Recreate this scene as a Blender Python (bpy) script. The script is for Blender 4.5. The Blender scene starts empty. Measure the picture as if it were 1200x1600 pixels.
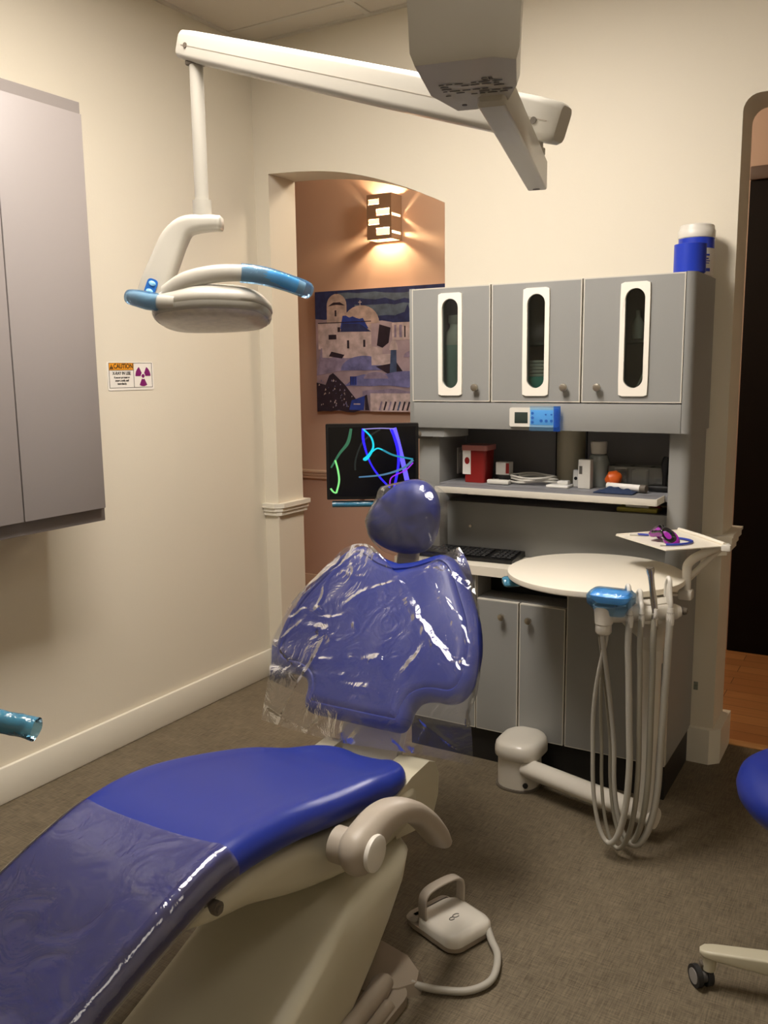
import bpy, bmesh, math, random
from mathutils import Vector, Matrix, noise
random.seed(7)
S = bpy.context.scene
COL = S.collection
PI = math.pi

# ------------------------------------------------------------------ camera
cam_data = bpy.data.cameras.new('camera')
cam = bpy.data.objects.new('camera', cam_data); COL.objects.link(cam)
cam_data.sensor_fit = 'VERTICAL'; cam_data.sensor_height = 36.0
cam_data.lens = 36.0 * 1380 / 1600
cam_data.clip_start = 0.02
YAW, PITCH, ROLL = math.radians(30.656), math.radians(9.11), math.radians(-0.71)
fw = Vector((-math.sin(YAW)*math.cos(PITCH), math.cos(YAW)*math.cos(PITCH), -math.sin(PITCH)))
rt = Vector((math.cos(YAW), math.sin(YAW), 0)); upv = rt.cross(fw)
r2 = rt*math.cos(ROLL) + upv*math.sin(ROLL); u2 = -rt*math.sin(ROLL) + upv*math.cos(ROLL)
cam.matrix_world = Matrix(((r2.x, u2.x, -fw.x, 0), (r2.y, u2.y, -fw.y, 0), (r2.z, u2.z, -fw.z, 1.40), (0, 0, 0, 1)))
S.camera = cam

# ------------------------------------------------------------------ world, exposure
S.view_settings.view_transform = 'Standard'
S.view_settings.look = 'None'
S.view_settings.gamma = 1
S.view_settings.use_curve_mapping = False
S.view_settings.exposure = 0.0
w = bpy.data.worlds.new('world'); S.world = w; w.use_nodes = True
w.node_tree.nodes['Background'].inputs[0].default_value = (0.9, 0.8, 0.65, 1)
w.node_tree.nodes['Background'].inputs[1].default_value = 0.02
LIGHT_MAIN, LIGHT_SIDE, LIGHT_SCONCE, LIGHT_HALL_FILL = 37.0, 4.0, 18.0, 26.0
LAMP_COL = (1.0, 0.92, 0.84)

# ------------------------------------------------------------------ materials
def hx(h):
    h = h.lstrip('#'); c = [int(h[i:i+2], 16)/255 for i in (0, 2, 4)]
    return tuple(((v/12.92) if v <= .04045 else ((v+.055)/1.055)**2.4) for v in c) + (1,)

def mat(name, color, rough=.5, metal=0, bump=0, bscale=200, coat=0, var=0, vscale=3, spec=None, trans=0, ior=None, emit=None, estr=0):
    m = bpy.data.materials.new(name); m.use_nodes = True
    nt = m.node_tree; b = nt.nodes['Principled BSDF']
    c = hx(color) if isinstance(color, str) else color
    b.inputs['Base Color'].default_value = c
    b.inputs['Roughness'].default_value = rough
    b.inputs['Metallic'].default_value = metal
    if spec is not None: b.inputs['Specular IOR Level'].default_value = spec
    if coat: b.inputs['Coat Weight'].default_value = coat; b.inputs['Coat Roughness'].default_value = .08
    if trans: b.inputs['Transmission Weight'].default_value = trans
    if ior: b.inputs['IOR'].default_value = ior
    if emit: b.inputs['Emission Color'].default_value = hx(emit) if isinstance(emit, str) else emit; b.inputs['Emission Strength'].default_value = estr
    tc = nt.nodes.new('ShaderNodeTexCoord')
    if var:
        n = nt.nodes.new('ShaderNodeTexNoise'); n.inputs['Scale'].default_value = vscale; n.inputs['Detail'].default_value = 5
        nt.links.new(tc.outputs['Object'], n.inputs['Vector'])
        r = nt.nodes.new('ShaderNodeValToRGB')
        r.color_ramp.elements[0].position = .3; r.color_ramp.elements[1].position = .7
        r.color_ramp.elements[0].color = tuple(max(0, v*(1-var)) for v in c[:3]) + (1,)
        r.color_ramp.elements[1].color = tuple(min(1, v*(1+var)) for v in c[:3]) + (1,)
        nt.links.new(n.outputs['Fac'], r.inputs[0]); nt.links.new(r.outputs[0], b.inputs['Base Color'])
    if bump:
        n = nt.nodes.new('ShaderNodeTexNoise'); n.inputs['Scale'].default_value = bscale; n.inputs['Detail'].default_value = 3
        nt.links.new(tc.outputs['Object'], n.inputs['Vector'])
        bp = nt.nodes.new('ShaderNodeBump'); bp.inputs['Strength'].default_value = bump; bp.inputs['Distance'].default_value = .002
        nt.links.new(n.outputs['Fac'], bp.inputs['Height']); nt.links.new(bp.outputs[0], b.inputs['Normal'])
    return m

def film(name, tint='#ffffff', haze=.08, hazecol='#ffffff', bump=.25, bscale=14, gl=.35, rough=.09):
    """thin clear plastic: see-through, glossy by Fresnel, a little milky"""
    m = bpy.data.materials.new(name); m.use_nodes = True; nt = m.node_tree
    for n in list(nt.nodes): nt.nodes.remove(n)
    out = nt.nodes.new('ShaderNodeOutputMaterial')
    tr = nt.nodes.new('ShaderNodeBsdfTransparent'); tr.inputs[0].default_value = hx(tint)
    di = nt.nodes.new('ShaderNodeBsdfDiffuse'); di.inputs[0].default_value = hx(hazecol)
    g = nt.nodes.new('ShaderNodeBsdfGlossy'); g.inputs['Roughness'].default_value = rough
    fr = nt.nodes.new('ShaderNodeFresnel'); fr.inputs[0].default_value = 1.5
    m1 = nt.nodes.new('ShaderNodeMixShader'); m1.inputs[0].default_value = haze
    m2 = nt.nodes.new('ShaderNodeMixShader')
    mu = nt.nodes.new('ShaderNodeMath'); mu.operation = 'MULTIPLY_ADD'; mu.inputs[1].default_value = gl*2; mu.inputs[2].default_value = 0.02; mu.use_clamp = True
    tc = nt.nodes.new('ShaderNodeTexCoord')
    n = nt.nodes.new('ShaderNodeTexNoise'); n.inputs['Scale'].default_value = bscale; n.inputs['Detail'].default_value = 4; n.inputs['Distortion'].default_value = 1.5
    bp = nt.nodes.new('ShaderNodeBump'); bp.inputs['Strength'].default_value = bump; bp.inputs['Distance'].default_value = .02
    L = nt.links.new
    L(tc.outputs['Object'], n.inputs['Vector']); L(n.outputs['Fac'], bp.inputs['Height'])
    L(bp.outputs[0], g.inputs['Normal']); L(bp.outputs[0], fr.inputs['Normal'])
    L(tr.outputs[0], m1.inputs[1]); L(di.outputs[0], m1.inputs[2])
    L(fr.outputs[0], mu.inputs[0]); L(mu.outputs[0], m2.inputs[0]); L(m1.outputs[0], m2.inputs[1]); L(g.outputs[0], m2.inputs[2])
    L(m2.outputs[0], out.inputs[0])
    return m

def floor_mat():
    m = mat('woven_vinyl', '#6f6550', .55, spec=.3); nt = m.node_tree; b = nt.nodes['Principled BSDF']; L = nt.links.new
    tc = nt.nodes.new('ShaderNodeTexCoord')
    outs = []
    for sc in ((330, 20, 1), (20, 330, 1)):
        mp = nt.nodes.new('ShaderNodeMapping'); mp.inputs['Scale'].default_value = sc; L(tc.outputs['Object'], mp.inputs[0])
        n = nt.nodes.new('ShaderNodeTexNoise'); n.inputs['Scale'].default_value = 1; n.inputs['Detail'].default_value = 3; L(mp.outputs[0], n.inputs['Vector'])
        outs.append(n.outputs['Fac'])
    big = nt.nodes.new('ShaderNodeTexNoise'); big.inputs['Scale'].default_value = 9; big.inputs['Detail'].default_value = 3; L(tc.outputs['Object'], big.inputs['Vector'])
    a = nt.nodes.new('ShaderNodeMath'); a.operation = 'ADD'; L(outs[0], a.inputs[0]); L(outs[1], a.inputs[1])
    a2 = nt.nodes.new('ShaderNodeMath'); a2.operation = 'MULTIPLY_ADD'; L(big.outputs['Fac'], a2.inputs[0]); a2.inputs[1].default_value = .35; L(a.outputs[0], a2.inputs[2])
    r = nt.nodes.new('ShaderNodeValToRGB'); r.color_ramp.elements[0].position = .9; r.color_ramp.elements[1].position = 1.5
    mr = nt.nodes.new('ShaderNodeMapRange'); mr.inputs[1].default_value = .8; mr.inputs[2].default_value = 1.55; L(a2.outputs[0], mr.inputs[0])
    r.color_ramp.elements[0].position = 0; r.color_ramp.elements[1].position = 1
    r.color_ramp.elements[0].color = hx('#4b4334'); r.color_ramp.elements[1].color = hx('#807460')
    L(mr.outputs[0], r.inputs[0]); L(r.outputs[0], b.inputs['Base Color'])
    bp = nt.nodes.new('ShaderNodeBump'); bp.inputs['Strength'].default_value = .25; bp.inputs['Distance'].default_value = .002
    L(a.outputs[0], bp.inputs['Height']); L(bp.outputs[0], b.inputs['Normal'])
    return m

def wood_mat():
    m = mat('oak_planks', '#9c6a3c', .35); nt = m.node_tree; b = nt.nodes['Principled BSDF']; L = nt.links.new
    tc = nt.nodes.new('ShaderNodeTexCoord')
    br = nt.nodes.new('ShaderNodeTexBrick'); br.inputs['Scale'].default_value = 1
    br.inputs['Brick Width'].default_value = 1.1; br.inputs['Row Height'].default_value = .09; br.inputs['Mortar Size'].default_value = .0015
    br.inputs['Color1'].default_value = hx('#b0784a'); br.inputs['Color2'].default_value = hx('#c48c58'); br.inputs['Mortar'].default_value = hx('#50321c')
    L(tc.outputs['Object'], br.inputs['Vector'])
    mp = nt.nodes.new('ShaderNodeMapping'); mp.inputs['Scale'].default_value = (3, 60, 1); L(tc.outputs['Object'], mp.inputs[0])
    n = nt.nodes.new('ShaderNodeTexNoise'); n.inputs['Scale'].default_value = 1; n.inputs['Detail'].default_value = 5; L(mp.outputs[0], n.inputs['Vector'])
    mx = nt.nodes.new('ShaderNodeMixRGB'); mx.blend_type = 'MULTIPLY'; mx.inputs[0].default_value = .35
    L(br.outputs['Color'], mx.inputs[1]); L(n.outputs['Fac'], mx.inputs[2]); L(mx.outputs[0], b.inputs['Base Color'])
    return m

def ceil_mat():
    m = mat('ceiling_tile', '#d5cdbf', .9, bump=.5, bscale=350)
    return m

M = dict(
    wall=mat('cream_paint', '#ddd5c3', .55, bump=.12, bscale=120, spec=.3),
    hall=mat('peach_paint', '#c2a795', .6, bump=.12, bscale=120, spec=.3),
    trim=mat('white_trim', '#e4dfd0', .4),
    htrim=mat('hall_trim', '#cdb8a2', .45),
    ceil=ceil_mat(), tbar=mat('tbar_metal', '#cfc9bd', .5),
    floor=floor_mat(), wood=wood_mat(),
    strip=mat('threshold_oak', '#b98a55', .4),
    ddoor=mat('espresso_door', '#17110e', .7, spec=.1), dframe=mat('brown_frame', '#4a3427', .5),
    lam=mat('grey_laminate', '#8d8d8a', .45, bump=.06, bscale=500, spec=.35),
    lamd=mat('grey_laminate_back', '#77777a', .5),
    edge=mat('light_edge_band', '#c9c4b8', .45),
    lcab=mat('taupe_laminate', '#8e8784', .5, bump=.05, bscale=400),
    lcabd=mat('taupe_laminate_body', '#7b7470', .55),
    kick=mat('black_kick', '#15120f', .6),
    top=mat('white_worktop', '#e9e2d2', .35),
    white=mat('white_plastic', '#d6d2c8', .38),
    white2=mat('warm_white_enamel', '#cdc8bc', .32, coat=.2),
    lampw=mat('lamp_enamel', '#b9b5aa', .35, coat=.2), milky=film('milky_plastic', '#e6eae8', .6, '#b9c0bc', 0, 10, .5),
    cream=mat('cream_shell', '#b9b39c', .38, bump=.04, bscale=600),
    grey=mat('warm_grey_plastic', '#a59b8d', .45, bump=.06, bscale=700),
    greyd=mat('dark_grey_plastic', '#5f574c', .5),
    plate=mat('taupe_base_plate', '#8c8070', .42),
    hose=mat('grey_tubing', '#a5a196', .45), hosed=mat('dark_tubing', '#8f8a7c', .45),
    blue=mat('blue_upholstery', '#172b86', .42, bump=.05, bscale=500, coat=.08, spec=.4),
    bluec=mat('blue_plastic', '#1536b4', .35),
    bluef=mat('bright_blue_film', '#6cbaf0', .25, coat=.4),
    cyanf=mat('pale_blue_film', '#86cbea', .25, coat=.4),
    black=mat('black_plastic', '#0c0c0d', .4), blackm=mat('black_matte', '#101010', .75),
    chrome=mat('brushed_nickel', '#c4bdb0', .28, metal=1), steel=mat('handpiece_steel', '#b9b5ab', .25, metal=1),
    frame=mat('white_window_frame', '#ece6da', .4),
    glass=film('smoked_glass', '#d4dad6', .0, '#202020', 0, 10, .35),
    lens=film('lamp_lens', '#e9e6dc', .45, '#d7d3c6', .1, 40, .5),
    clear=film('clear_wrap', '#f4f4f6', .028, '#ffffff', .30, 9, .45, .11),
    cover=film('clear_cover', '#dcdcea', .055, '#b6b3cc', .28, 9, 1.0),
    bfilm=film('blue_wrap', '#cfe9fd', .14, '#5fb0f2', .3, 30, .35),
    bfilmd=film('deep_blue_wrap', '#6aa6ee', .25, '#1b58c0', .2, 30, .5),
    cfilm=film('pale_blue_wrap', '#a9d8ee', .4, '#5fb0d6', .3, 30, .5),
    red=mat('red_sharps_plastic', '#821613', .4), redd=mat('clear_red_lid', '#b0706a', .4),
    label=mat('paper_label', '#d9d6cf', .6), orange=mat('orange_plastic', '#d9601c', .4),
    teal=mat('teal_carton', '#5cc0b4', .6), gcap=mat('sage_plastic', '#a8c4ba', .5),
    green=mat('yellow_green_pad', '#a9a04a', .7), navy=mat('navy_cloth', '#1c2c4a', .9, bump=.4, bscale=80),
    clearbox=film('clear_acrylic', '#e6e8e6', .22, '#b5b6b0', 0, 10, .6),
    cable=mat('white_cable', '#c9c6bd', .5),
    purple=mat('purple_goggle', '#8a1690', .2, coat=.8), lensb=mat('smoke_lens', '#0d0a12', .05, coat=1), cord=mat('blue_cord', '#26389c', .5),
    rubber=mat('rubber_tyre', '#1c1b1b', .6), hub=mat('grey_wheel_hub', '#8d8a86', .5),
    signw=mat('sign_white', '#ece7de', .4), signo=mat('sign_orange', '#e69a26', .4), signb=mat('sign_black', '#1a1512', .5), signp=mat('sign_magenta', '#7c1766', .4),
    lcd=mat('lcd_glass', '#2f3a35', .2), btn=mat('button_blue', '#1c62b4', .4), skyb=mat('panel_sky_blue', '#86c2ea', .35),
    ink=mat('print_ink', '#55514a', .7),
    sconce=mat('bronze_sconce', '#8d725c', .5),
    glow=mat('lit_glass', '#fff0d8', .4, emit='#ffdcae', estr=1.3),
    diff=mat('lamp_diffuser', '#ffffff', .5, emit=(*LAMP_COL, 1), estr=LIGHT_MAIN),
    diff2=mat('lamp_diffuser_side', '#ffffff', .5, emit=(*LAMP_COL, 1), estr=LIGHT_SIDE),
)

# ------------------------------------------------------------------ builders
def BM(): return bmesh.new()

def thing(name, label, cat, loc=(0, 0, 0), group=None):
    o = bpy.data.objects.new(name, None); COL.objects.link(o); o.location = loc
    o.empty_display_size = .05; o['label'] = label; o['category'] = cat
    if group: o['group'] = group
    return o

def root_loc(o):
    v = Vector(o.location)
    while o.parent: o = o.parent; v += Vector(o.location)
    return v

def obj(name, bm, m, parent=None, smooth=40, label=None, cat=None, group=None, kind=None):
    """one mesh object; bm is in world coordinates"""
    bmesh.ops.recalc_face_normals(bm, faces=bm.faces)
    if parent is not None: off = root_loc(parent)
    else:
        xs = [v.co for v in bm.verts]
        off = Vector(((min(c.x for c in xs)+max(c.x for c in xs))/2, (min(c.y for c in xs)+max(c.y for c in xs))/2, min(c.z for c in xs)))
    bmesh.ops.translate(bm, verts=bm.verts, vec=-off)
    me = bpy.data.meshes.new(name); bm.to_mesh(me); bm.free()
    ms = m if isinstance(m, (list, tuple)) else [m]
    for q in ms: me.materials.append(q)
    if smooth:
        me.polygons.foreach_set('use_smooth', [True]*len(me.polygons)); me.set_sharp_from_angle(angle=math.radians(smooth))
    o = bpy.data.objects.new(name, me); COL.objects.link(o)
    if parent is not None: o.parent = parent
    else: o.location = off
    if label: o['label'] = label
    if cat: o['category'] = cat
    if group: o['group'] = group
    if kind: o['kind'] = kind
    return o

def struct(name, bm, m, smooth=30): return obj(name, bm, m, None, smooth, kind='structure')

def box(bm, a, b, bev=0, seg=2, mi=0):
    c = Vector([(a[i]+b[i])/2 for i in range(3)]); s = [abs(b[i]-a[i]) for i in range(3)]
    t = BM(); bmesh.ops.create_cube(t, size=1, matrix=Matrix.Translation(c) @ Matrix.Diagonal((*s, 1)))
    if bev: bmesh.ops.bevel(t, geom=t.edges[:], offset=min(bev, min(s)*.49), segments=seg, affect='EDGES', profile=.5)
    merge(bm, t, mi)
    return bm

def merge(bm, t, mi=0):
    vm = {v: bm.verts.new(v.co) for v in t.verts}
    for f in t.faces:
        try:
            nf = bm.faces.new([vm[v] for v in f.verts]); nf.material_index = mi
        except ValueError: pass
    t.free()

def xform(bm, mtx): bmesh.ops.transform(bm, matrix=mtx, verts=bm.verts); return bm

def loft(bm, rings, cap=True, closed=True, mi=0):
    rs = [[bm.verts.new(p) for p in r] for r in rings]
    n = len(rs[0])
    for a, b in zip(rs, rs[1:]):
        for i in range(n if closed else n-1):
            j = (i+1) % n
            try: bm.faces.new((a[i], a[j], b[j], b[i])).material_index = mi
            except ValueError: pass
    if cap and closed:
        for r in (rs[0], rs[-1]):
            try: bm.faces.new(r).material_index = mi
            except ValueError: pass
    return bm

def catmull(pts, k=8, closed=False):
    P = [Vector(p) for p in pts]; n = len(P); out = []
    rng = n if closed else n-1
    for i in range(rng):
        if closed: p0, p1, p2, p3 = P[(i-1) % n], P[i], P[(i+1) % n], P[(i+2) % n]
        else: p0, p1, p2, p3 = P[max(i-1, 0)], P[i], P[i+1], P[min(i+2, n-1)]
        for j in range(k):
            t = j/k
            out.append(.5*((2*p1)+(-p0+p2)*t+(2*p0-5*p1+4*p2-p3)*t*t+(-p0+3*p1-3*p2+p3)*t**3))
    if not closed: out.append(P[-1])
    return out

def tube(bm, pts, r, n=12, k=0, squash=1.0, side=None, cap=True, mi=0, square=1.0):
    """sweep along pts; r number or list (radius along `side` direction), squash scales the other axis"""
    if k:
        if isinstance(r, (list, tuple)):
            q = catmull([Vector((*p, )) for p in pts], k); rr = catmull([Vector((x, 0, 0)) for x in r], k); r = [x.x for x in rr]; pts = q
        else: pts = catmull(pts, k)
    pts = [Vector(p) for p in pts]; m = len(pts)
    if not isinstance(r, (list, tuple)): r = [r]*m
    rings = []; N = None
    for i in range(m):
        t = (pts[min(i+1, m-1)]-pts[max(i-1, 0)]).normalized()
        if side is not None: N = Vector(side); N = (N-t*N.dot(t)).normalized()
        elif N is None: N = t.orthogonal().normalized()
        else: N = (N-t*N.dot(t)).normalized()
        B = t.cross(N)
        ring = []
        for j in range(n):
            a = 2*PI*j/n; c, s = math.cos(a), math.sin(a)
            if square != 1.0:
                c = math.copysign(abs(c)**square, c); s = math.copysign(abs(s)**square, s)
            ring.append(pts[i]+N*c*r[i]+B*s*r[i]*squash)
        rings.append(ring)
    return loft(bm, rings, cap, mi=mi)

def cyl(bm, a, b, r, n=24, mi=0, r2=None):
    return tube(bm, [a, b], [r, r if r2 is None else r2], n, mi=mi)

def lathe(bm, prof, c=(0, 0, 0), axis='Z', n=32, mi=0):
    rings = []
    for r, h in prof:
        ring = []
        for j in range(n):
            a = 2*PI*j/n
            p = {'Z': (r*math.cos(a), r*math.sin(a), h), 'Y': (r*math.cos(a), h, r*math.sin(a)), 'X': (h, r*math.cos(a), r*math.sin(a))}[axis]
            ring.append(Vector(p)+Vector(c))
        rings.append(ring)
    return loft(bm, rings, mi=mi)

def prism(bm, poly, f0, f1, mi=0):
    """poly 2D; f0/f1 map (u,v) to the two end faces"""
    return loft(bm, [[Vector(f0(u, v)) for u, v in poly], [Vector(f1(u, v)) for u, v in poly]], mi=mi)

def bevelall(bm, off, seg=3, ang=30):
    es = [e for e in bm.edges if len(e.link_faces) == 2 and e.calc_face_angle(0) > math.radians(ang)]
    bmesh.ops.bevel(bm, geom=es, offset=off, segments=seg, affect='EDGES', profile=.5, clamp_overlap=True)
    return bm

def rrect(x0, x1, y0, y1, r, n=5):
    out = []
    for cx, cy, a0 in ((x1-r, y1-r, 0), (x0+r, y1-r, PI/2), (x0+r, y0+r, PI), (x1-r, y0+r, 1.5*PI)):
        for i in range(n+1):
            a = a0+PI/2*i/n; out.append((cx+r*math.cos(a), cy+r*math.sin(a)))
    return out

def coons(top, bottom, left, right, nu, nv):
    def samp(P, n):
        P = catmull(P, 6); L = [0]
        for a, b in zip(P, P[1:]): L.append(L[-1]+(b-a).length)
        out = []
        for i in range(n+1):
            d = L[-1]*i/n; k = 0
            while k < len(L)-2 and L[k+1] < d: k += 1
            t = (d-L[k])/max(1e-9, L[k+1]-L[k]); out.append(P[k].lerp(P[k+1], min(1, t)))
        return out
    T, Bo, Le, Ri = samp(top, nu), samp(bottom, nu), samp(left, nv), samp(right, nv)
    g = []
    for j in range(nv+1):
        v = j/nv; row = []
        for i in range(nu+1):
            u = i/nu
            p = T[i]*(1-v)+Bo[i]*v+Le[j]*(1-u)+Ri[j]*u-(T[0]*(1-u)*(1-v)+T[-1]*u*(1-v)+Bo[0]*(1-u)*v+Bo[-1]*u*v)
            row.append(p)
        g.append(row)
    return g

def gridmesh(bm, g):
    vs = [[bm.verts.new(p) for p in row] for row in g]
    for a, b in zip(vs, vs[1:]):
        for i in range(len(a)-1): bm.faces.new((a[i], a[i+1], b[i+1], b[i]))
    return bm

def text_bm(s, size, mtx, mi=0, bold=0.0, depth=.0004, sx=1.0, align='CENTER'):
    cu = bpy.data.curves.new('t', 'FONT'); cu.body = s; cu.size = size; cu.align_x = align; cu.align_y = 'CENTER'; cu.extrude = depth/2; cu.offset = bold
    o = bpy.data.objects.new('t', cu); COL.objects.link(o)
    dg = bpy.context.evaluated_depsgraph_get(); me = bpy.data.meshes.new_from_object(o.evaluated_get(dg))
    t = BM(); t.from_mesh(me); bpy.data.objects.remove(o); bpy.data.meshes.remove(me)
    xform(t, mtx @ Matrix.Diagonal((sx, 1, 1, 1)))
    for f in t.faces: f.material_index = mi
    return t

def frame_mtx(o, x, y):
    x = Vector(x).normalized(); y = Vector(y).normalized(); z = x.cross(y)
    m = Matrix((x, y, z)).transposed().to_4x4(); m.translation = Vector(o); return m

# ================================================================== THE ROOM
CEIL = 2.76
XL = -2.495
YB = 3.15; YB2 = 3.34
bm = BM(); box(bm, (XL-.1, -1.7, -.05), (1.4, 3.365, 0)); struct('floor', bm, M['floor'], 0)
bm = BM(); box(bm, (-4.2, 3.365, -.05), (1.9, 4.7, -.001)); struct('floor_hall', bm, M['wood'], 0)
bm = BM(); box(bm, (-.52, 3.345, -.01), (1.2, 3.395, .004), .002); struct('trim_1', bm, M['strip'])
# ceiling with suspended grid
bm = BM(); box(bm, (XL-.1, -1.7, CEIL), (1.4, YB, CEIL+.05), mi=0)
for k in range(8):
    y = 3.0-.61*k; box(bm, (XL, y-.012, CEIL-.004), (1.3, y+.012, CEIL+.001), mi=1)
for k in range(-1, 6):
    x = -1.9+.61*k; box(bm, (x-.012, -1.6, CEIL-.0045), (x+.012, YB, CEIL+.001), mi=1)
box(bm, (XL, YB-.022, CEIL-.006), (1.3, YB, CEIL+.001), mi=1); box(bm, (XL, -1.6, CEIL-.006), (XL+.022, YB, CEIL+.001), mi=1)
struct('ceiling', bm, [M['ceil'], M['tbar']], 0)
bm = BM(); box(bm, (XL-.1, -1.7, 0), (XL, YB2, CEIL)); struct('wall_left', bm, M['wall'], 0)
bm = BM(); box(bm, (1.3, -1.7, 0), (1.4, YB, CEIL)); struct('wall_right', bm, M['wall'], 0)
bm = BM(); box(bm, (XL, -1.7, 0), (1.3, -1.6, CEIL)); struct('wall_front', bm, M['wall'], 0)
# back wall: arch opening on the left, round-cornered opening on the right
arch = [(-2.42, 0), (-2.42, 2.232)]
for p in catmull([(-2.42, 2.232, 0), (-2.25, 2.222, 0), (-2.09, 2.203, 0), (-1.93, 2.166, 0), (-1.75, 2.105, 0), (-1.58, 2.03, 0)], 5)[1:]: arch.append((p.x, p.y))
arch.append((-1.58, 0))
rop = [(-.52, 0), (-.52, 2.20)]
for i in range(1, 7):
    a = PI-PI/2*i/6; rop.append((-.47+.05*math.cos(a), 2.20+.05*math.sin(a)))
for i in range(1, 7):
    a = PI/2-PI/2*i/6; rop.append((.60+.05*math.cos(a), 2.20+.05*math.sin(a)))
rop.append((.65, 0))
poly = [(XL, 0)] + arch + rop + [(1.9, 0), (1.9, CEIL+.04), (XL, CEIL+.04)]
bm = BM(); prism(bm, poly, lambda u, v: (u, YB, v), lambda u, v: (u, YB2, v))
es = [e for e in bm.edges if len(e.link_faces) == 2 and e.calc_face_angle(0) > 1.2 and
      all((-2.43 < v.co.x < .66) and v.co.z < 2.5 for v in e.verts) and abs(e.verts[0].co.y-e.verts[1].co.y) < .01 and not (e.verts[0].co.z < .001 and e.verts[1].co.z < .001)]
bmesh.ops.bevel(bm, geom=es, offset=.016, segments=4, affect='EDGES', profile=.5)
bmesh.ops.triangulate(bm, faces=[f for f in bm.faces if len(f.verts) > 4])
struct('wall_back', bm, M['wall'], 25)
# hall beyond
bm = BM(); box(bm, (-4.2, 4.55, 0), (1.9, 4.65, 2.75)); struct('wall_hall', bm, M['hall'], 0)
bm = BM(); box(bm, (-4.3, YB2-.1, 0), (-4.2, 4.6, 2.75)); box(bm, (1.8, YB2, 0), (1.9, 4.6, 2.75)); box(bm, (-4.2, YB2-.1, 0), (XL-.1, YB2, 2.75)); struct('wall_hall_end', bm, M['hall'], 0)
bm = BM(); box(bm, (-4.2, YB2, 2.72), (1.9, 4.6, 2.76)); struct('ceiling_hall', bm, M['ceil'], 0)
# baseboards
def bb_profile(bm, x0, x1, y0, y1): box(bm, (x0, y0, 0), (x1, y1, .118), .004)
bm = BM(); box(bm, (XL, -1.6, 0), (XL+.016, YB-.001, .125), .005); struct('baseboard_left', bm, M['trim'])
# baseboard wrapped round the jamb on the right, with a mitred corner block
def wrap(pts, z0, z1, m, name):
    bm = BM(); prism(bm, pts, lambda u, v: (u, v, z0), lambda u, v: (u, v, z1)); bevelall(bm, .004, 2); struct(name, bm, m)
wrap([(-.62, YB+.01), (-.62, YB-.024), (-.527, YB-.024), (-.494, YB+.008), (-.494, YB2+.02), (-.55, YB2+.02), (-.55, YB+.01)], 0, .128, M['trim'], 'baseboard_back')
# chair rail wraps (three steps) on both jambs
bm = BM()
for i, (z0, z1, e) in enumerate(((.757, .777, .016), (.777, .798, .022), (.798, .818, .030), (.818, .828, .034))):
    prism(bm, [(-.575, YB+.01), (-.575, YB-e), (-.53, YB-e), (-.52+e, YB+.01), (-.52+e, YB2+e*.8), (-.56, YB2+e*.8), (-.56, YB+.01)], lambda u, v: (u, v, z0), lambda u, v: (u, v, z1))
struct('trim_2', bm, M['trim'], 0)
bm = BM()
for i, (z0, z1, e) in enumerate(((.757, .775, .014), (.775, .792, .020), (.792, .812, .027))):
    prism(bm, [(-2.492, YB+.01), (-2.492, YB-e), (-2.425, YB-e), (-2.42+e, YB+.005), (-2.42+e, YB2+e*.8), (-2.47, YB2+e*.8), (-2.47, YB+.01)], lambda u, v: (u, v, z0), lambda u, v: (u, v, z1))
struct('trim_3', bm, M['trim'], 0)
bm = BM(); box(bm, (XL+.016, YB-.014, 0), (-2.415, YB+.01, .12), .004); box(bm, (-2.43, YB-.014, 0), (-2.405, YB2+.012, .12), .004); struct('baseboard_corner', bm, M['trim'])
# hall rail, baseboard
bm = BM(); box(bm, (-4.2, 4.53, .733), (-.78, 4.551, .752), .003); box(bm, (-4.2, 4.523, .752), (-.78, 4.551, .770), .003); box(bm, (-4.2, 4.515, .770), (-.78, 4.551, .788), .004); struct('trim_4', bm, M['htrim'])
bm = BM(); box(bm, (-4.2, 4.533, 0), (-.78, 4.551, .11), .004); struct('baseboard_hall', bm, M['htrim'])
bm = BM(); box(bm, (-.592, YB-.0006, .262), (-.577, YB+.001, .292), .0002)
obj('scuff_patch', bm, mat('scuff', '#7f8378', .8, var=.3, vscale=90), None, label='tiny grey-green scuff patch low on the wall end right of the base cabinet', cat='mark')
# dark hall door
bm = BM(); box(bm, (-.70, 4.52, 0), (.30, 4.56, 2.24), .003)
d1 = struct('door_1', bm, M['ddoor'])
bm = BM(); box(bm, (-.70, 4.505, 2.24), (.40, 4.555, 2.30), .004); obj('door_frame', bm, M['dframe'], d1)

# ================================================================== LAMPS OF THE ROOM, ADDED HALL FILL
def troffer(x0, x1, y0, y1, dm, label):
    t = thing('ceiling_light', label, 'ceiling light', ((x0+x1)/2, (y0+y1)/2, CEIL))
    bm = BM()
    for a, b in (((x0, y0), (x1, y0+.025)), ((x0, y1-.025), (x1, y1)), ((x0, y0+.025), (x0+.025, y1-.025)), ((x1-.025, y0+.025), (x1, y1-.025))):
        box(bm, (a[0], a[1], CEIL-.012), (b[0], b[1], CEIL-.003), .002)
    obj('frame', bm, M['tbar'], t)
    bm = BM(); box(bm, (x0+.025, y0+.025, CEIL-.008), (x1-.025, y1-.025, CEIL-.004)); obj('diffuser', bm, dm, t, 0)
troffer(-1.55, -.96, .96, 2.16, M['diff'], 'recessed fluorescent ceiling panel above the dental chair')
troffer(-.05, .54, -.66, .54, M['diff2'], 'recessed fluorescent ceiling panel behind the viewer by the right wall')

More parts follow.
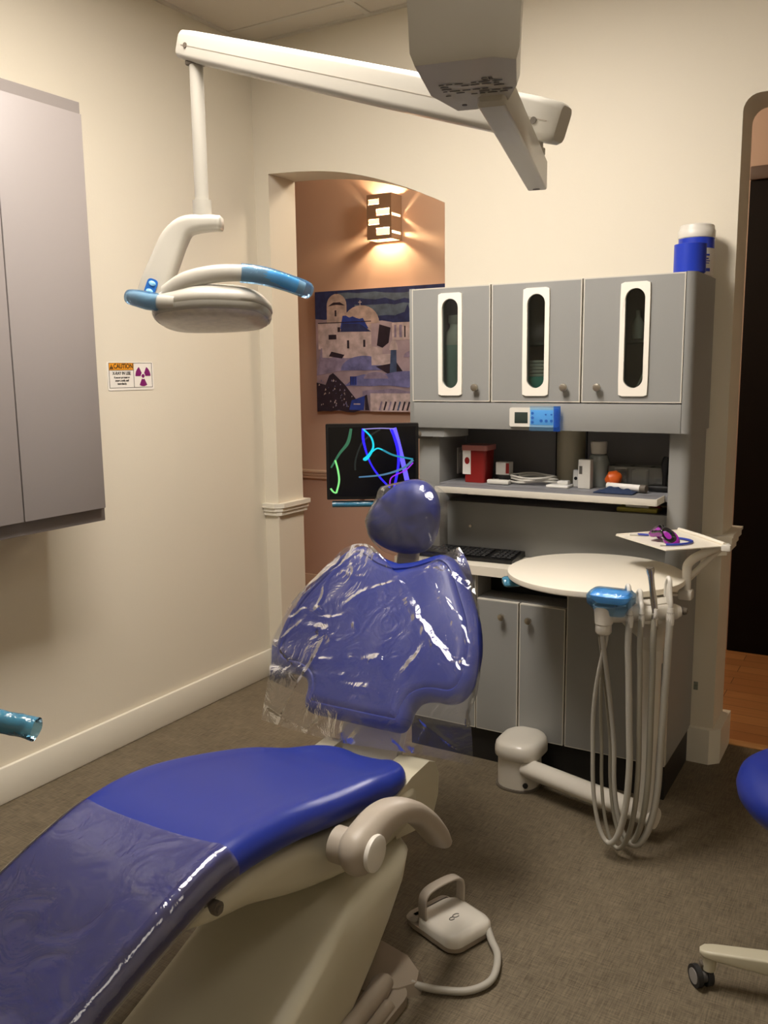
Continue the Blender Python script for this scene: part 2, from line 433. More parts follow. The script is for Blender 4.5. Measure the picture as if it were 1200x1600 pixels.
# wall sconce in the hall
sx0, sx1, sz0, sz1, sy = -2.715, -2.555, 2.13, 2.375, 4.43
t = thing('wall_sconce', 'bronze box wall sconce with four lit slots on the peach hall wall', 'wall lamp', ((sx0+sx1)/2, 4.55, sz0))
bm = BM()
rows = [(sz0, .012, None)]
slots = [(.022, .040, 1), (.080, .033, 0), (.128, .037, 1), (.190, .030, 0)]   # z offset, height, side (1: right)
zc = 0; wd = sx1-sx0; H = sz1-sz0
for z, h, sd in slots:
    box(bm, (sx0, sy, sz0+zc), (sx1, sy+.006, sz0+z))
    if sd: box(bm, (sx0, sy, sz0+z), (sx0+wd*.38, sy+.006, sz0+z+h)); box(bm, (sx1-.012, sy, sz0+z), (sx1, sy+.006, sz0+z+h))
    else: box(bm, (sx0+wd*.5, sy, sz0+z), (sx1, sy+.006, sz0+z+h)); box(bm, (sx0, sy, sz0+z), (sx0+.010, sy+.006, sz0+z+h))
    zc = z+h
box(bm, (sx0, sy, sz0+zc), (sx1, sy+.006, sz1))
for x in (sx0, sx1-.006):
    for za, zb in ((0, .03), (.045, .125), (.140, H)): box(bm, (x, sy+.006, sz0+za), (x+.006, 4.535, sz0+zb))
box(bm, (sx0, 4.535, sz0), (sx1, 4.549, sz1))
obj('shade', bm, M['sconce'], t, 0)
for z, h, sd in slots:
    bm = BM(); a = (sx0+wd*.40, sx1-.016) if sd else (sx0+.014, sx0+wd*.48)
    box(bm, (a[0], sy+.001, sz0+z+.004), (a[1], sy+.02, sz0+z+h-.004), .003); obj('glass_insert', bm, M['glow'], t)
bm = BM(); lathe(bm, [(.001, -.03), (.014, -.025), (.018, 0), (.014, .025), (.001, .03)], ((sx0+sx1)/2, 4.49, (sz0+sz1)/2), n=16); obj('bulb', bm, M['glow'], t)
def plight(name, loc, watt, size, col=LAMP_COL):
    l = bpy.data.lights.new(name, 'POINT'); l.energy = watt; l.shadow_soft_size = size; l.color = col
    o = bpy.data.objects.new(name, l); COL.objects.link(o); o.location = loc
plight('sconce_light', ((sx0+sx1)/2, 4.48, sz1-.055), LIGHT_SCONCE*.5, .012, (1, .72, .42))
plight('sconce_light', ((sx0+sx1)/2, 4.48, sz0+.055), LIGHT_SCONCE*.5, .012, (1, .72, .42))
plight('hall_fill', (-1.6, 3.9, 2.55), LIGHT_HALL_FILL, .12, (1, .84, .66))  # unseen fill light with no fixture, added to brighten hall walls and floor

# ================================================================== PAINTING
def painting():
    x0, x1, z0, z1, y = -3.144, -2.20, 1.16, 1.872, 4.515
    t = thing('canvas_painting', 'blue and violet canvas print of a whitewashed domed hillside town on the hall wall', 'picture', ((x0+x1)/2, 4.55, z0))
    bm = BM(); box(bm, (x0, y, z0), (x1, 4.548, z1), .002); obj('canvas', bm, mat('canvas_ground', '#a99cab', .8, var=.25, vscale=9), t)
    W, Hh = .944, .712
    cols = ['#2a3566', '#5c6e86', '#c3b7bd', '#8f86a4', '#2a2030', '#27409a', '#6f74ac', '#b9a9a6', '#41547a']
    ms = [mat('paint_%s' % n, c, .8, var=.3, vscale=22) for n, c in zip(('sky', 'cloud', 'plaster', 'lilac', 'shadow', 'cobalt', 'periwinkle', 'warm', 'slate'), cols)]
    bm = BM(); cnt = [0]
    def P(pts, mi):
        cnt[0] += 1; yy = y-.0004-.00006*cnt[0]
        vs = [bm.verts.new((x0+u*W, yy, z0+v*Hh)) for u, v in pts]
        try: f = bm.faces.new(vs); f.material_index = mi
        except ValueError: pass
    R = lambda a, b, c, d, mi: P([(a, b), (c, b), (c, d), (a, d)], mi)
    def dome(cx, cz, rx, rz, mi): P([(cx+rx*math.cos(a*PI/14), cz+rz*math.sin(a*PI/14)) for a in range(15)], mi)
    jit = lambda a, b, n: [(a[0]+(b[0]-a[0])*i/n, a[1]+(b[1]-a[1])*i/n+random.uniform(-.012, .012)) for i in range(n+1)]
    P(jit((0, .78), (1, .70), 14)+[(1, 1), (0, 1)], 0)
    P(jit((.18, .93), (1, .88), 12)+jit((1, .95), (.18, .98), 12), 1); P(jit((.3, .80), (1, .74), 12)+jit((1, .86), (.3, .87), 12), 1)
    R(.09, .74, .24, .88, 7); dome(.165, .88, .075, .095, 7); R(.150, .79, .163, .84, 4)
    P([(.10, .875), (.14, .905), (.19, .905), (.23, .875), (.16, .885)], 4)
    R(.163, .97, .167, .995, 4)
    R(.02, .52, .42, .74, 2); dome(.345, .72, .135, .15, 7)
    P(jit((.19, .675), (.40, .67), 6)+jit((.36, .76), (.21, .80), 6), 5)
    P([(.19, .66), (.42, .655), (.34, .72), (.21, .73)], 0)
    R(.338, .87, .343, .91, 2); R(.328, .892, .353, .898, 2)
    R(.02, .735, .42, .742, 4)
    for u in (.24, .36): R(u, .50, u+.016, .59, 4)
    R(.10, .60, .16, .64, 4); R(.17, .66, .19, .70, 4)
    P([(.46, .54), (.50, .52), (.545, .56), (.56, .68), (.48, .71)], 4)
    R(.57, .58, .72, .72, 2); R(.585, .60, .60, .70, 3); R(.62, .60, .64, .70, 3); R(.655, .60, .665, .69, 4)
    P([(.57, .72), (.60, .78), (.66, .80), (.68, .86), (.70, .80), (.76, .74), (.76, .72)], 0)
    R(.70, .55, .9, .85, 7); R(.74, .60, .77, .72, 4); R(.82, .60, .85, .72, 4); R(.9, .4, 1, .72, 2)
    P([(0, .30), (.30, .36), (.32, .50), (.04, .53)], 3); P(jit((.05, .46), (.5, .44), 8)+jit((.5, .52), (.05, .53), 8), 2)
    P([(.10, .46), (.20, .44), (.22, .47), (.12, .50)], 4)
    dome(.36, .34, .17, .12, 6); R(.42, .38, .56, .47, 2); P([(.45, .37), (.58, .28), (.66, .30), (.60, .40)], 4)
    P([(.55, .30), (.60, .27), (.60, .50), (.56, .50)], 8); dome(.58, .50, .03, .08, 2); dome(.70, .44, .05, .05, 3)
    P(jit((.22, .22), (1, .20), 12)+jit((1, .34), (.30, .30), 12), 6); dome(.45, .27, .09, .055, 3)
    P(jit((.35, .14), (1, .13), 10)+jit((1, .17), (.35, .18), 10), 3)
    P(jit((0, 0), (.34, 0), 6)+[(.33, .06), (.26, .16), (.22, .22), (.13, .32), (.10, .30), (.07, .22), (.0, .24)], 4)
    for i in range(46):
        u, v = random.uniform(.01, .27), random.uniform(.02, .26); s = random.uniform(.004, .014)
        P([(u, v), (u+s, v+s*.6), (u+s*.4, v+s*1.8)], random.choice((7, 3, 2, 6)))
    P([(.25, .01), (.36, .01), (.37, .13), (.27, .09)], 5); R(.285, .055, .335, .064, 2); R(.26, .22, .31, .29, 5)
    for i in range(4): R(.262+.012*i, .22, .266+.012*i, .29, 4)
    P([(.37, .01), (.40, .01), (.385, .14), (.37, .13)], 4)
    R(.41, .0, 1, .15, 2)
    for i in range(16):
        u = .47+i*.033; P([(u, .01), (u+.012, .01), (u+.03, .08), (u+.018, .085)], random.choice((3, 4, 8)))
    obj('printed_scene', bm, ms, t, 0)
painting()
bm = BM(); box(bm, (-3.02+.16, 4.535, .62), (-2.99+.16, 4.55, .70), .003); box(bm, (-2.855, 4.53, .635), (-2.835, 4.537, .66), .002)
obj('wall_hook', bm, M['dframe'], None, label='small dark brown fitting low on the hall wall left of the headrest', cat='wall fitting')

# ================================================================== LEFT WALL CABINET AND SIGN
t = thing('wall_cabinet', 'tall taupe laminate cabinet hung on the left wall, two doors with a dark gap', 'cabinet', (-2.35, 1.5, .935))
bm = BM(); box(bm, (XL+.001, .75, .933), (-2.212, 1.965, 2.207), .002); obj('body', bm, M['lcabd'], t)
bm = BM(); box(bm, (-2.210, 1.6485, .977), (-2.19, 1.950, 2.166), .0015); obj('door', bm, M['lcab'], t)
bm = BM(); box(bm, (-2.210, 1.34, .977), (-2.19, 1.6445, 2.166), .0015); obj('door', bm, M['lcab'], t)
bm = BM(); box(bm, (-2.210, 1.03, .977), (-2.19, 1.336, 2.166), .0015); obj('door', bm, M['lcab'], t)

def sign():
    t = thing('caution_sign', 'small white and orange caution sign with a magenta radiation trefoil on the left wall', 'sign', (XL, 2.375, 1.338))
    x = XL+.002
    Pm = lambda y, z, e=0: (x+e, y, z)
    y0, y1, z0, z1 = 2.266, 2.492, 1.339, 1.442
    bm = BM(); prism(bm, rrect(y0, y1, z0, z1, .007), lambda u, v: (XL, u, v), lambda u, v: (x, u, v)); obj('plate', bm, M['signw'], t)
    W, H = y1-y0, z1-z0
    ms = [M['signo'], M['signb'], M['signp'], M['signw']]
    bm = BM()
    def R(a, b, c, d, mi, e): box(bm, (x, y0+a*W, z0+b*H), (x+e, y0+c*W, z0+d*H), mi=mi)
    R(.03, .72, .555, .965, 0, .0006)
    for q in ((.03, .96, .965, .972), (.03, .09, .965, .102), (.03, .09, .036, .97), (.96, .09, .966, .97), (.552, .09, .558, .97), (.03, .71, .557, .722)): R(*q, 1, .0009)
    fr = lambda a, b: frame_mtx((x+.0008, y0+a*W, z0+b*H), (0, 1, 0), (0, 0, 1))
    merge2 = lambda tt: (bm.from_mesh(_m(tt)))
    def _m(tt):
        me = bpy.data.meshes.new('x'); tt.to_mesh(me); tt.free(); return me
    merge2(text_bm('CAUTION', .024, fr(.335, .845), 1, .0006, sx=.86))
    merge2(text_bm('X-RAY IN USE', .0165, fr(.295, .60), 1, .0004, sx=.86))
    merge2(text_bm('If you are pregnant or', .0098, fr(.295, .455), 1, .0003, sx=.86))
    merge2(text_bm('unsure, notify staff', .0098, fr(.295, .345), 1, .0003, sx=.9))
    merge2(text_bm('immediately.', .0098, fr(.295, .235), 1, .0003, sx=.9))
    prism(bm, [(.045, .755), (.125, .755), (.085, .92)], lambda u, v: (x+.0006, y0+u*W, z0+v*H), lambda u, v: (x+.0012, y0+u*W, z0+v*H), 1)
    R(.081, .80, .089, .875, 0, .0014); R(.081, .775, .089, .787, 0, .0014)
    cy, cz = y0+.76*W, z0+.50*H
    prism(bm, [(.0072*math.cos(a*PI/12), .0072*math.sin(a*PI/12)) for a in range(24)], lambda u, v: (x, cy+u, cz+v), lambda u, v: (x+.001, cy+u, cz+v), 2)
    for a0 in (30, 150, 270):
        pts = [(.012*math.cos(math.radians(a0+d)), .012*math.sin(math.radians(a0+d))) for d in (-30, -15, 0, 15, 30)] + [(.038*math.cos(math.radians(a0+d)), .038*math.sin(math.radians(a0+d))) for d in (30, 20, 10, 0, -10, -20, -30)]
        prism(bm, pts, lambda u, v: (x, cy+u, cz+v), lambda u, v: (x+.001, cy+u, cz+v), 2)
    obj('printed_legend', bm, ms, t, 0)
sign()

# ================================================================== CONSOLE (upper unit, uprights, worktop, base)
CX0, CX1 = -1.571, -.580
YF = 2.845
def upper():
    t = thing('wall_unit', 'grey console upper cabinet with three doors and long rounded windows', 'cabinet', (-1.07, YB, 1.19))
    bm = BM()
    # right end cap with rounded front edge
    prism(bm, [(CX1, YB-.001), (CX1, YF+.04)] + [(CX1-.03+.03*math.cos(a*PI/12), YF+.012+.028*0+.03*0+(.03-.03*math.sin(a*PI/12))-.002) for a in range(0, 7)][0:0] +
          [(CX1-.028+.028*math.cos(a*PI/16), YF+.030-.028*math.sin(a*PI/16)) for a in range(0, 9)] + [(CX1-.03, YB-.001)],
          lambda u, v: (u, v, 1.193), lambda u, v: (u, v, 1.686))
    box(bm, (CX0, YF+.002, 1.193), (CX0+.018, YB-.001, 1.686), .001)
    box(bm, (CX0+.018, YF+.022, 1.668), (CX1-.03, YB-.001, 1.686)); box(bm, (CX0+.018, YF+.03, 1.262), (CX1-.03, YB-.001, 1.280))
    box(bm, (CX0+.018, YB-.012, 1.28), (CX1-.03, YB-.001, 1.668))
    for x in (-1.261, -.940): box(bm, (x, YF+.024, 1.28), (x+.018, YB-.012, 1.668))
    for x0, x1 in ((CX0+.018, -1.261), (-1.243, -.940), (-.922, CX1-.03)): box(bm, (x0, YF+.085, 1.48), (x1, YB-.012, 1.49))
    obj('carcass', bm, M['lam'], t, 30)
    bm = BM(); box(bm, (CX0+.002, YF+.002, 1.193), (CX1-.029, YF+.03, 1.284), .0015); obj('fascia', bm, M['lam'], t)
    # doors, each a plate with a stadium hole
    def door(x0, x1, wx, kx):
        z0, z1 = 1.288, 1.6845; y = YF
        wz0, wz1 = 1.331, 1.652
        hx0, hx1, hz0, hz1 = wx-.031, wx+.031, 1.335, 1.644
        n = 40
        def stad(r_in=0):
            a, b, c, d = hx0+r_in, hx1-r_in, hz0+r_in, hz1-r_in; r = (b-a)/2; cx = (a+b)/2; out = []
            for i in range(n):
                ang = 2*PI*i/n
                out.append((cx+r*math.cos(ang), (d-r if math.sin(ang) >= 0 else c+r)+r*math.sin(ang)))
            return out
        def rectpts(a, b, c, d, pw=200):
            out = []; cx, cz = (a+b)/2, (c+d)/2
            for i in range(n):
                ang = 2*PI*i/n; co, si = math.cos(ang), math.sin(ang)
                m_ = (abs(co)**pw+abs(si)**pw)**(1/pw); out.append((cx+(b-a)/2*co/m_, cz+(d-c)/2*si/m_))
            return out
        def plate(bm, outer, inner, ya, yb, mi=0):
            o0 = [bm.verts.new((u, ya, v)) for u, v in outer]; i0 = [bm.verts.new((u, ya, v)) for u, v in inner]
            o1 = [bm.verts.new((u, yb, v)) for u, v in outer]; i1 = [bm.verts.new((u, yb, v)) for u, v in inner]
            for i in range(n):
                j = (i+1) % n
                for q in ((o0[i], o0[j], i0[j], i0[i]), (o1[i], i1[i], i1[j], o1[j]), (o0[i], o1[i], o1[j], o0[j]), (i0[i], i0[j], i1[j], i1[i])):
                    bm.faces.new(q).material_index = mi
        bm = BM(); e = .0035
        plate(bm, rectpts(x0+e, x1-e, z0+e, z1-e), stad(), y, y+.019)
        dr = obj('door', bm, M['lam'], t, 0)
        bm = BM()
        for a, b in (((x0, z0), (x1, z0+e)), ((x0, z1-e), (x1, z1)), ((x0, z0+e), (x0+e, z1-e)), ((x1-e, z0+e), (x1, z1-e))):
            box(bm, (a[0], y+.0003, a[1]), (b[0], y+.019, b[1]))
        obj('edge_band', bm, M['edge'], dr, 0)
        # white frame
        bm = BM()
        plate(bm, rectpts(wx-.0465, wx+.0465, 1.309, 1.664, 26), stad(), y-.007, y)
        bevelall(bm, .002, 2, 50)
        obj('window_frame', bm, M['frame'], dr, 30)
        bm = BM(); prism(bm, stad(-.003), lambda u, v: (u, y+.006, v), lambda u, v: (u, y+.009, v)); obj('window_pane', bm, M['glass'], dr)
        bm = BM(); cyl(bm, (kx, y, 1.337), (kx, y-.014, 1.337), .005, 12); lathe(bm, [(.006, 0), (.0125, -.003), (.0135, -.008), (.012, -.013), (.007, -.0145), (.001, -.0145)], (kx, y-.012, 1.337), 'Y', 20)
        obj('knob', bm, M['chrome'], dr)
    door(CX0+.012, -1.255, -1.405, -1.304); door(-1.249, -.934, -1.087, -.984); door(-.928, CX1-.030, -.760, -.872)
    # task light housing under the unit, left
    bm = BM(); tube(bm, [(-1.52, 2.87, 1.178), (-1.52, 3.12, 1.178)], .022, 16, squash=.7); prism(bm, [(-1.55, 2.86), (-1.44, 2.86), (-1.40, 2.90), (-1.39, 2.96), (-1.55, 3.0)], lambda u, v: (u, v, 1.160), lambda u, v: (u, v, 1.192)); obj('light_bracket', bm, M['lam'], t)
    # control panel
    bm = BM(); prism(bm, rrect(-1.176, -1.003, 1.205, 1.269, .006), lambda u, v: (u, YF-.010, v), lambda u, v: (u, YF+.004, v)); bevelall(bm, .002, 2, 60)
    cp = obj('control_panel', bm, M['white'], t, 30)
    bm = BM(); box(bm, (-1.157, YF-.0115, 1.217), (-1.110, YF-.009, 1.254), .0005); obj('display', bm, M['lcd'], cp)
    bm = BM(); box(bm, (-1.100, YF-.0112, 1.212), (-1.020, YF-.0095, 1.262), .0005); obj('keypad', bm, M['skyb'], cp)
    for bx, bz, r in ((-1.092, 1.251, .0048), (-1.092, 1.236, .0048), (-1.092, 1.221, .0048), (-1.061, 1.226, .0052), (-1.043, 1.226, .0052), (-1.025, 1.226, .0048), (-1.045, 1.247, .003), (-1.025, 1.247, .003)):
        bm = BM(); cyl(bm, (bx, YF-.011, bz), (bx, YF-.0135, bz), r, 14); obj('button', bm, M['btn'], cp)
    bm = BM(); g = [[Vector((-1.101+.107*i/14, YF-.0145-.003*noise.noise(Vector((i*.4, j*.5, 3)))*1.0, 1.192+.083*j/10)) for i in range(15)] for j in range(11)]
    gridmesh(bm, g); obj('blue_wrap', bm, M['bfilm'], cp)
    bm = BM(); g = [[Vector((-1.016+.024*i/4, YF-.0175-.002*noise.noise(Vector((i*.6, j*.5, 8))), 1.191+.085*j/10)) for i in range(5)] for j in range(11)]
    gridmesh(bm, g); obj('wrap_fold', bm, M['bfilmd'], cp)
upper()

def uprights():
    t = thing('console_back', 'grey laminate console back with uprights and an open shelf niche', 'shelf unit', (-1.07, 3.1, .72))
    bm = BM(); box(bm, (CX0+.008, 2.90, .7245), (-1.478, 3.149, 1.1925), .002); obj('upright', bm, M['lam'], t)
    bm = BM()
    prism(bm, [(-.652, 3.149), (-.652, 2.90)] + [(-.618+.03*math.sin(a*PI/16), 2.93-.03*math.cos(a*PI/16)) for a in range(0, 9)] + [(-.588, 3.149)], lambda u, v: (u, v, .7245), lambda u, v: (u, v, 1.1925))
    obj('upright', bm, M['lam'], t, 30)
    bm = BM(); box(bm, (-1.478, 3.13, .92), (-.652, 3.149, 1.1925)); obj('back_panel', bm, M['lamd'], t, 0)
    bm = BM(); box(bm, (-1.112, 3.126, .99), (-1.1095, 3.1299, 1.19)); obj('seam_strip', bm, M['blackm'], t, 0)
    bm = BM(); box(bm, (-.996, 3.126, .99), (-.9935, 3.1299, 1.19)); obj('seam_strip', bm, M['blackm'], t, 0)
    bm = BM(); box(bm, (-1.478, 2.965, .7245), (-.652, 2.983, .912), .001); box(bm, (-1.478, 2.983, .900), (-.652, 3.13, .912)); obj('lower_panel', bm, M['lam'], t)
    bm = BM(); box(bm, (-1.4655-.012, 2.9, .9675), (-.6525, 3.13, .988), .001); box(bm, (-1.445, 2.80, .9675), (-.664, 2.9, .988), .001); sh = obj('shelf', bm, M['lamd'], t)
    bm = BM(); box(bm, (-1.445, 2.797, .9665), (-.664, 2.8005, .9885), .0008); box(bm, (-.6645, 2.799, .9665), (-.661, 2.9, .9885), .0005); obj('front_edge', bm, M['edge'], sh)
    bm = BM(); cyl(bm, (-1.38, 2.965, .822), (-1.38, 2.957, .822), .005, 12); obj('screw', bm, M['chrome'], t)
    bm = BM(); box(bm, (-1.478, 3.045, 1.005), (-1.472, 3.10, 1.105), .002); box(bm, (-1.472, 3.057, 1.025), (-1.470, 3.087, 1.085), .001); obj('outlet_plate', bm, M['white'], t)
    bm = BM(); prism(bm, [(-1.105, 3.129)]+[(-1.053-.052*math.cos(a*PI/10), 3.129-.055*math.sin(a*PI/10)) for a in range(1, 10)]+[(-1.001, 3.129)], lambda u, v: (u, v, .989), lambda u, v: (u, v, 1.1925)); obj('cable_column', bm, M['cream'], t, 60)
uprights()

def base():
    FY = 2.765
    t = thing('base_cabinet', 'grey laminate base cabinet with two narrow doors and black plinth', 'cabinet', (-1.05, 3.0, 0))
    bm = BM(); box(bm, (-1.54, FY+.02, 0), (-.602, 3.149, .1225)); obj('plinth', bm, M['kick'], t, 0)
    bm = BM()
    box(bm, (-1.54, FY+.02, .1235), (-1.268, 3.149, .690)); box(bm, (-1.268, 3.1, .1235), (-.93, 3.149, .690)); box(bm, (-1.268, FY+.021, .1235), (-.93, 3.1, .1405)); box(bm, (-.93, FY+.02, .1235), (-.598, 3.149, .690))
    box(bm, (-1.268, FY+.03, .588), (-.93, 3.1, .604))
    obj('carcass', bm, M['lam'], t, 0)
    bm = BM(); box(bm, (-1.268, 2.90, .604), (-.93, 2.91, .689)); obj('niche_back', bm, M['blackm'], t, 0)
    def door(x0, x1, z0, z1, kx=None, name='door'):
        e = .003
        bm = BM(); box(bm, (x0+e, FY, z0+e), (x1-e, FY+.019, z1-e)); d = obj(name, bm, M['lam'], t, 0)
        bm = BM()
        for a, b in (((x0, z0), (x1, z0+e)), ((x0, z1-e), (x1, z1)), ((x0, z0+e), (x0+e, z1-e)), ((x1-e, z0+e), (x1, z1-e))): box(bm, (a[0], FY+.0003, a[1]), (b[0], FY+.019, b[1]))
        obj('edge_band', bm, M['edge'], d, 0)
        if kx is not None:
            bm = BM(); cyl(bm, (kx, FY, .552), (kx, FY-.014, .552), .0045, 12); lathe(bm, [(.006, 0), (.0115, -.003), (.0125, -.008), (.011, -.013), (.001, -.0145)], (kx, FY-.012, .552), 'Y', 20); obj('knob', bm, M['chrome'], d)
    door(-1.54, -1.268, .1235, .690, None, 'side_panel')
    door(-1.264, -1.108, .1235, .604, -1.163); door(-1.102, -.940, .1235, .604, -1.064)
    door(-.934, -.599, .1235, .690, None, 'front_panel')
base()

bm = BM(); prism(bm, [(-1.60, 3.10), (-1.60, 2.78), (-1.585, 2.755), (-1.56, 2.745), (-.62, 2.745), (-.598, 2.76), (-.594, 2.80), (-.594, 2.899), (-.5875, 2.899), (-.5875, 3.149), (-1.58, 3.149)][:0] +
      [(-1.58, 3.149), (-1.60, 3.12), (-1.60, 2.785), (-1.592, 2.757), (-1.565, 2.748), (-.62, 2.748), (-.597, 2.76), (-.5875, 2.79), (-.5875, 3.149)], lambda u, v: (u, v, .6915), lambda u, v: (u, v, .7235))
bevelall(bm, .004, 2)
obj('worktop', bm, M['top'], None, 30, label='white laminate console worktop under the black keyboard', cat='worktop')

# things inside the upper unit
t = thing('pump_bottle', 'white bottle with grey-green label behind the left cabinet window', 'bottle', (-1.44, 3.02, 1.2805))
bm = BM(); lathe(bm, [(.001, 0), (.036, 0), (.04, .01), (.045, .1), (.048, .2), (.044, .245), (.024, .265), (.022, .28)], (-1.424, 2.928, 1.2815)); obj('bottle_body', bm, M['white'], t)
bm = BM(); lathe(bm, [(.0425, .045), (.046, .1), (.0487, .2), (.0485, .205), (.0415, .045)], (-1.424, 2.928, 1.2815)); obj('label_band', bm, M['gcap'], t)
bm = BM(); lathe(bm, [(.025, .28), (.028, .285), (.028, .31), (.001, .31)], (-1.424, 2.928, 1.2815)); obj('cap', bm, M['white'], t)
bm = BM(); box(bm, (-1.19, 2.885, 1.2812), (-1.06, 3.02, 1.372), .002); obj('teal_box', bm, M['teal'], None, label='teal carton behind the middle cabinet window', cat='box')
bm = BM(); box(bm, (-1.185, 2.89, 1.3725), (-1.077, 2.99, 1.3825), .003)
pap0 = obj('folded_paper', bm, M['label'], None, label='white folded paper in the stack on the teal carton in the middle cabinet', cat='paper', group='folded papers in the middle cabinet')
for k in range(1, 5):
    c_ = pap0.copy(); c_.location.z += .0112*k; c_.location.x += .003*(k % 2); COL.objects.link(c_)
bm = BM(); lathe(bm, [(.001, 0), (.02, 0), (.02, .05), (.008, .07), (.008, .09), (.001, .09)], (-.775, 2.935, 1.4915), n=16); obj('small_bottle', bm, M['label'], None, label='small pale bottle on the upper shelf behind the right cabinet window', cat='bottle')
bm = BM(); tube(bm, [(-.82, 2.90, 1.289), (-.79, 2.895, 1.30), (-.755, 2.89, 1.345), (-.735, 2.895, 1.40)], .004, 8, 5); obj('thin_tube', bm, M['cable'], None, label='thin white tube behind the right cabinet window', cat='tube')

# things on top of the unit
t = thing('wipes_tub', 'white tub of wipes with blue and white label on top of the grey unit', 'tub', (-.612, 3.04, 1.687))
bm = BM(); lathe(bm, [(.001, 0), (.052, 0), (.055, .004), (.055, .12), (.001, .12)], (-.628, 3.06, 1.6875), n=40); obj('tub_body', bm, M['label'], t)
bm = BM(); lathe(bm, [(.0555, .085), (.0556, .118), (.0551, .118), (.0551, .085)], (-.628, 3.06, 1.6875), n=40); obj('blue_band', bm, M['bluec'], t)
bm = BM(); lathe(bm, [(.001, .12), (.057, .12), (.0575, .125), (.0575, .142), (.055, .145), (.053, .158), (.048, .162), (.001, .162)], (-.628, 3.06, 1.6875), n=40); obj('lid', bm, M['white'], t)
bm = BM()
for z0, z1, a0, a1 in ((.060, .066, -55, -30), (.050, .054, -55, -34), (.043, .046, -55, -28), (.036, .039, -55, -31), (.012, .022, -55, -26)):
    rg = []
    for k in range(6):
        a = math.radians(a0+(a1-a0)*k/5)
        rg.append([Vector((-.628+r*math.cos(a), 3.06+r*math.sin(a), 1.6875+z)) for r, z in ((.0551, z0), (.0554, z0), (.0554, z1), (.0551, z1))])
    loft(bm, rg)
obj('label_print', bm, M['bluec'], t, 0)
bm = BM(); lathe(bm, [(.001, 0), (.045, 0), (.0485, .003), (.0485, .088), (.0465, .0885), (.045, .086), (.045, .01), (.001, .01)], (-.622, 2.945, 1.6875), n=40)
obj('cup', bm, M['bluec'], None, label='short bright blue cylindrical cup in front of the wipes tub on the unit', cat='cup')

# things in the niche
SZ = .9885
t = thing('sharps_container', 'red sharps container with white hazard label at the left of the shelf', 'container', (-1.355, 3.0, SZ))
bm = BM(); prism(bm, rrect(-1.405, -1.313, 2.945, 3.03, .012), lambda u, v: (u+(.006 if u < -1.36 else -.006), v, SZ), lambda u, v: (u, v, SZ+.118)); obj('bin', bm, M['red'], t)
bm = BM(); prism(bm, rrect(-1.411, -1.307, 2.939, 3.036, .014), lambda u, v: (u, v, SZ+.118), lambda u, v: (u, v, SZ+.137)); obj('lid', bm, M['redd'], t)
bm = BM(); box(bm, (-1.404, 2.9425, SZ+.03), (-1.372, 2.9455, SZ+.13)); lb = obj('hazard_label', bm, M['label'], t, 0)
bm = BM(); prism(bm, [(.010*math.cos(a*PI/8), .013*math.sin(a*PI/8)) for a in range(16)], lambda u, v: (-1.386+u, 2.942, SZ+.08+v), lambda u, v: (-1.386+u, 2.9426, SZ+.08+v)); obj('hazard_mark', bm, M['red'], lb)
t = thing('tape_roll', 'black roll with a white and red label right of the sharps container', 'roll', (-1.27, 3.0, SZ))
bm = BM(); lathe(bm, [(.02, 0), (.045, 0), (.045, .028), (.02, .028)], (-1.262, 3.02, SZ), n=24); obj('roll', bm, M['black'], t)
bm = BM(); box(bm, (-1.292, 2.99, SZ+.0285), (-1.24, 3.03, SZ+.074), .001); obj('label_box', bm, M['label'], t)
bm = BM(); box(bm, (-1.252, 2.988, SZ+.034), (-1.2395, 2.9899, SZ+.072)); obj('red_stripe', bm, M['red'], t, 0)
bm = BM(); pts = [(-1.30, 2.94, SZ+.012)]
for k in range(44):
    a = k*.45; pts.append((-1.155+.105*math.cos(a+2.6)*(.9+.1*math.sin(k)), 3.01+.055*math.sin(a+2.6)*(.8+.15*math.cos(1.7*k)), SZ+.008+.0012*k*.45+.003*math.sin(k*1.3)))
tube(bm, pts, .0042, 7, 4); obj('coiled_cable', bm, M['cable'], None, label='coiled off-white cable lying on the grey shelf', cat='cable')
bm = BM(); box(bm, (-1.30, 2.925, SZ+.001), (-1.215, 2.955, SZ+.016), .004); obj('power_adapter', bm, M['cable'], None, label='flat white plug end at the left of the coiled cable', cat='plug')
t = thing('charger_dock', 'flat white charging dock on the shelf at the foot of the pale column', 'dock', (-1.02, 2.97, SZ))
bm = BM(); box(bm, (-1.075, 2.925, SZ), (-.995, 2.99, SZ+.009), .003); obj('dock_plate', bm, M['label'], t)
bm = BM(); box(bm, (-1.045, 2.955, SZ+.009), (-1.005, 2.985, SZ+.022), .003); obj('dock_riser', bm, M['label'], t)
t = thing('rinse_bottle', 'translucent bottle with tall white cap at the middle of the shelf', 'bottle', (-.93, 3.04, SZ))
bm = BM(); lathe(bm, [(.001, 0), (.036, 0), (.038, .006), (.038, .085), (.03, .108), (.021, .113)], (-.925, 3.045, SZ)); obj('bottle_body', bm, M['milky'], t)
bm = BM(); lathe(bm, [(.021, .113), (.026, .115), (.029, .150), (.028, .157), (.001, .158)], (-.925, 3.045, SZ)); obj('cap', bm, M['white'], t)
t = thing('slim_carton', 'slim white carton with small black print in front of the rinse bottle', 'carton', (-.945, 2.975, SZ))
bm = BM(); box(bm, (-.968, 2.95, SZ), (-.925, 2.985, SZ+.100), .002); obj('carton', bm, M['white'], t)
bm = BM(); box(bm, (-.964, 2.9494, SZ+.05), (-.953, 2.9499, SZ+.078)); obj('print', bm, M['ink'], t, 0)
t = thing('small_box', 'tiny white box with a black dot left of the slim carton', 'box', (-.99, 3.0, SZ))
bm = BM(); box(bm, (-.997, 2.985, SZ), (-.975, 3.01, SZ+.06), .002); obj('box_body', bm, M['label'], t)
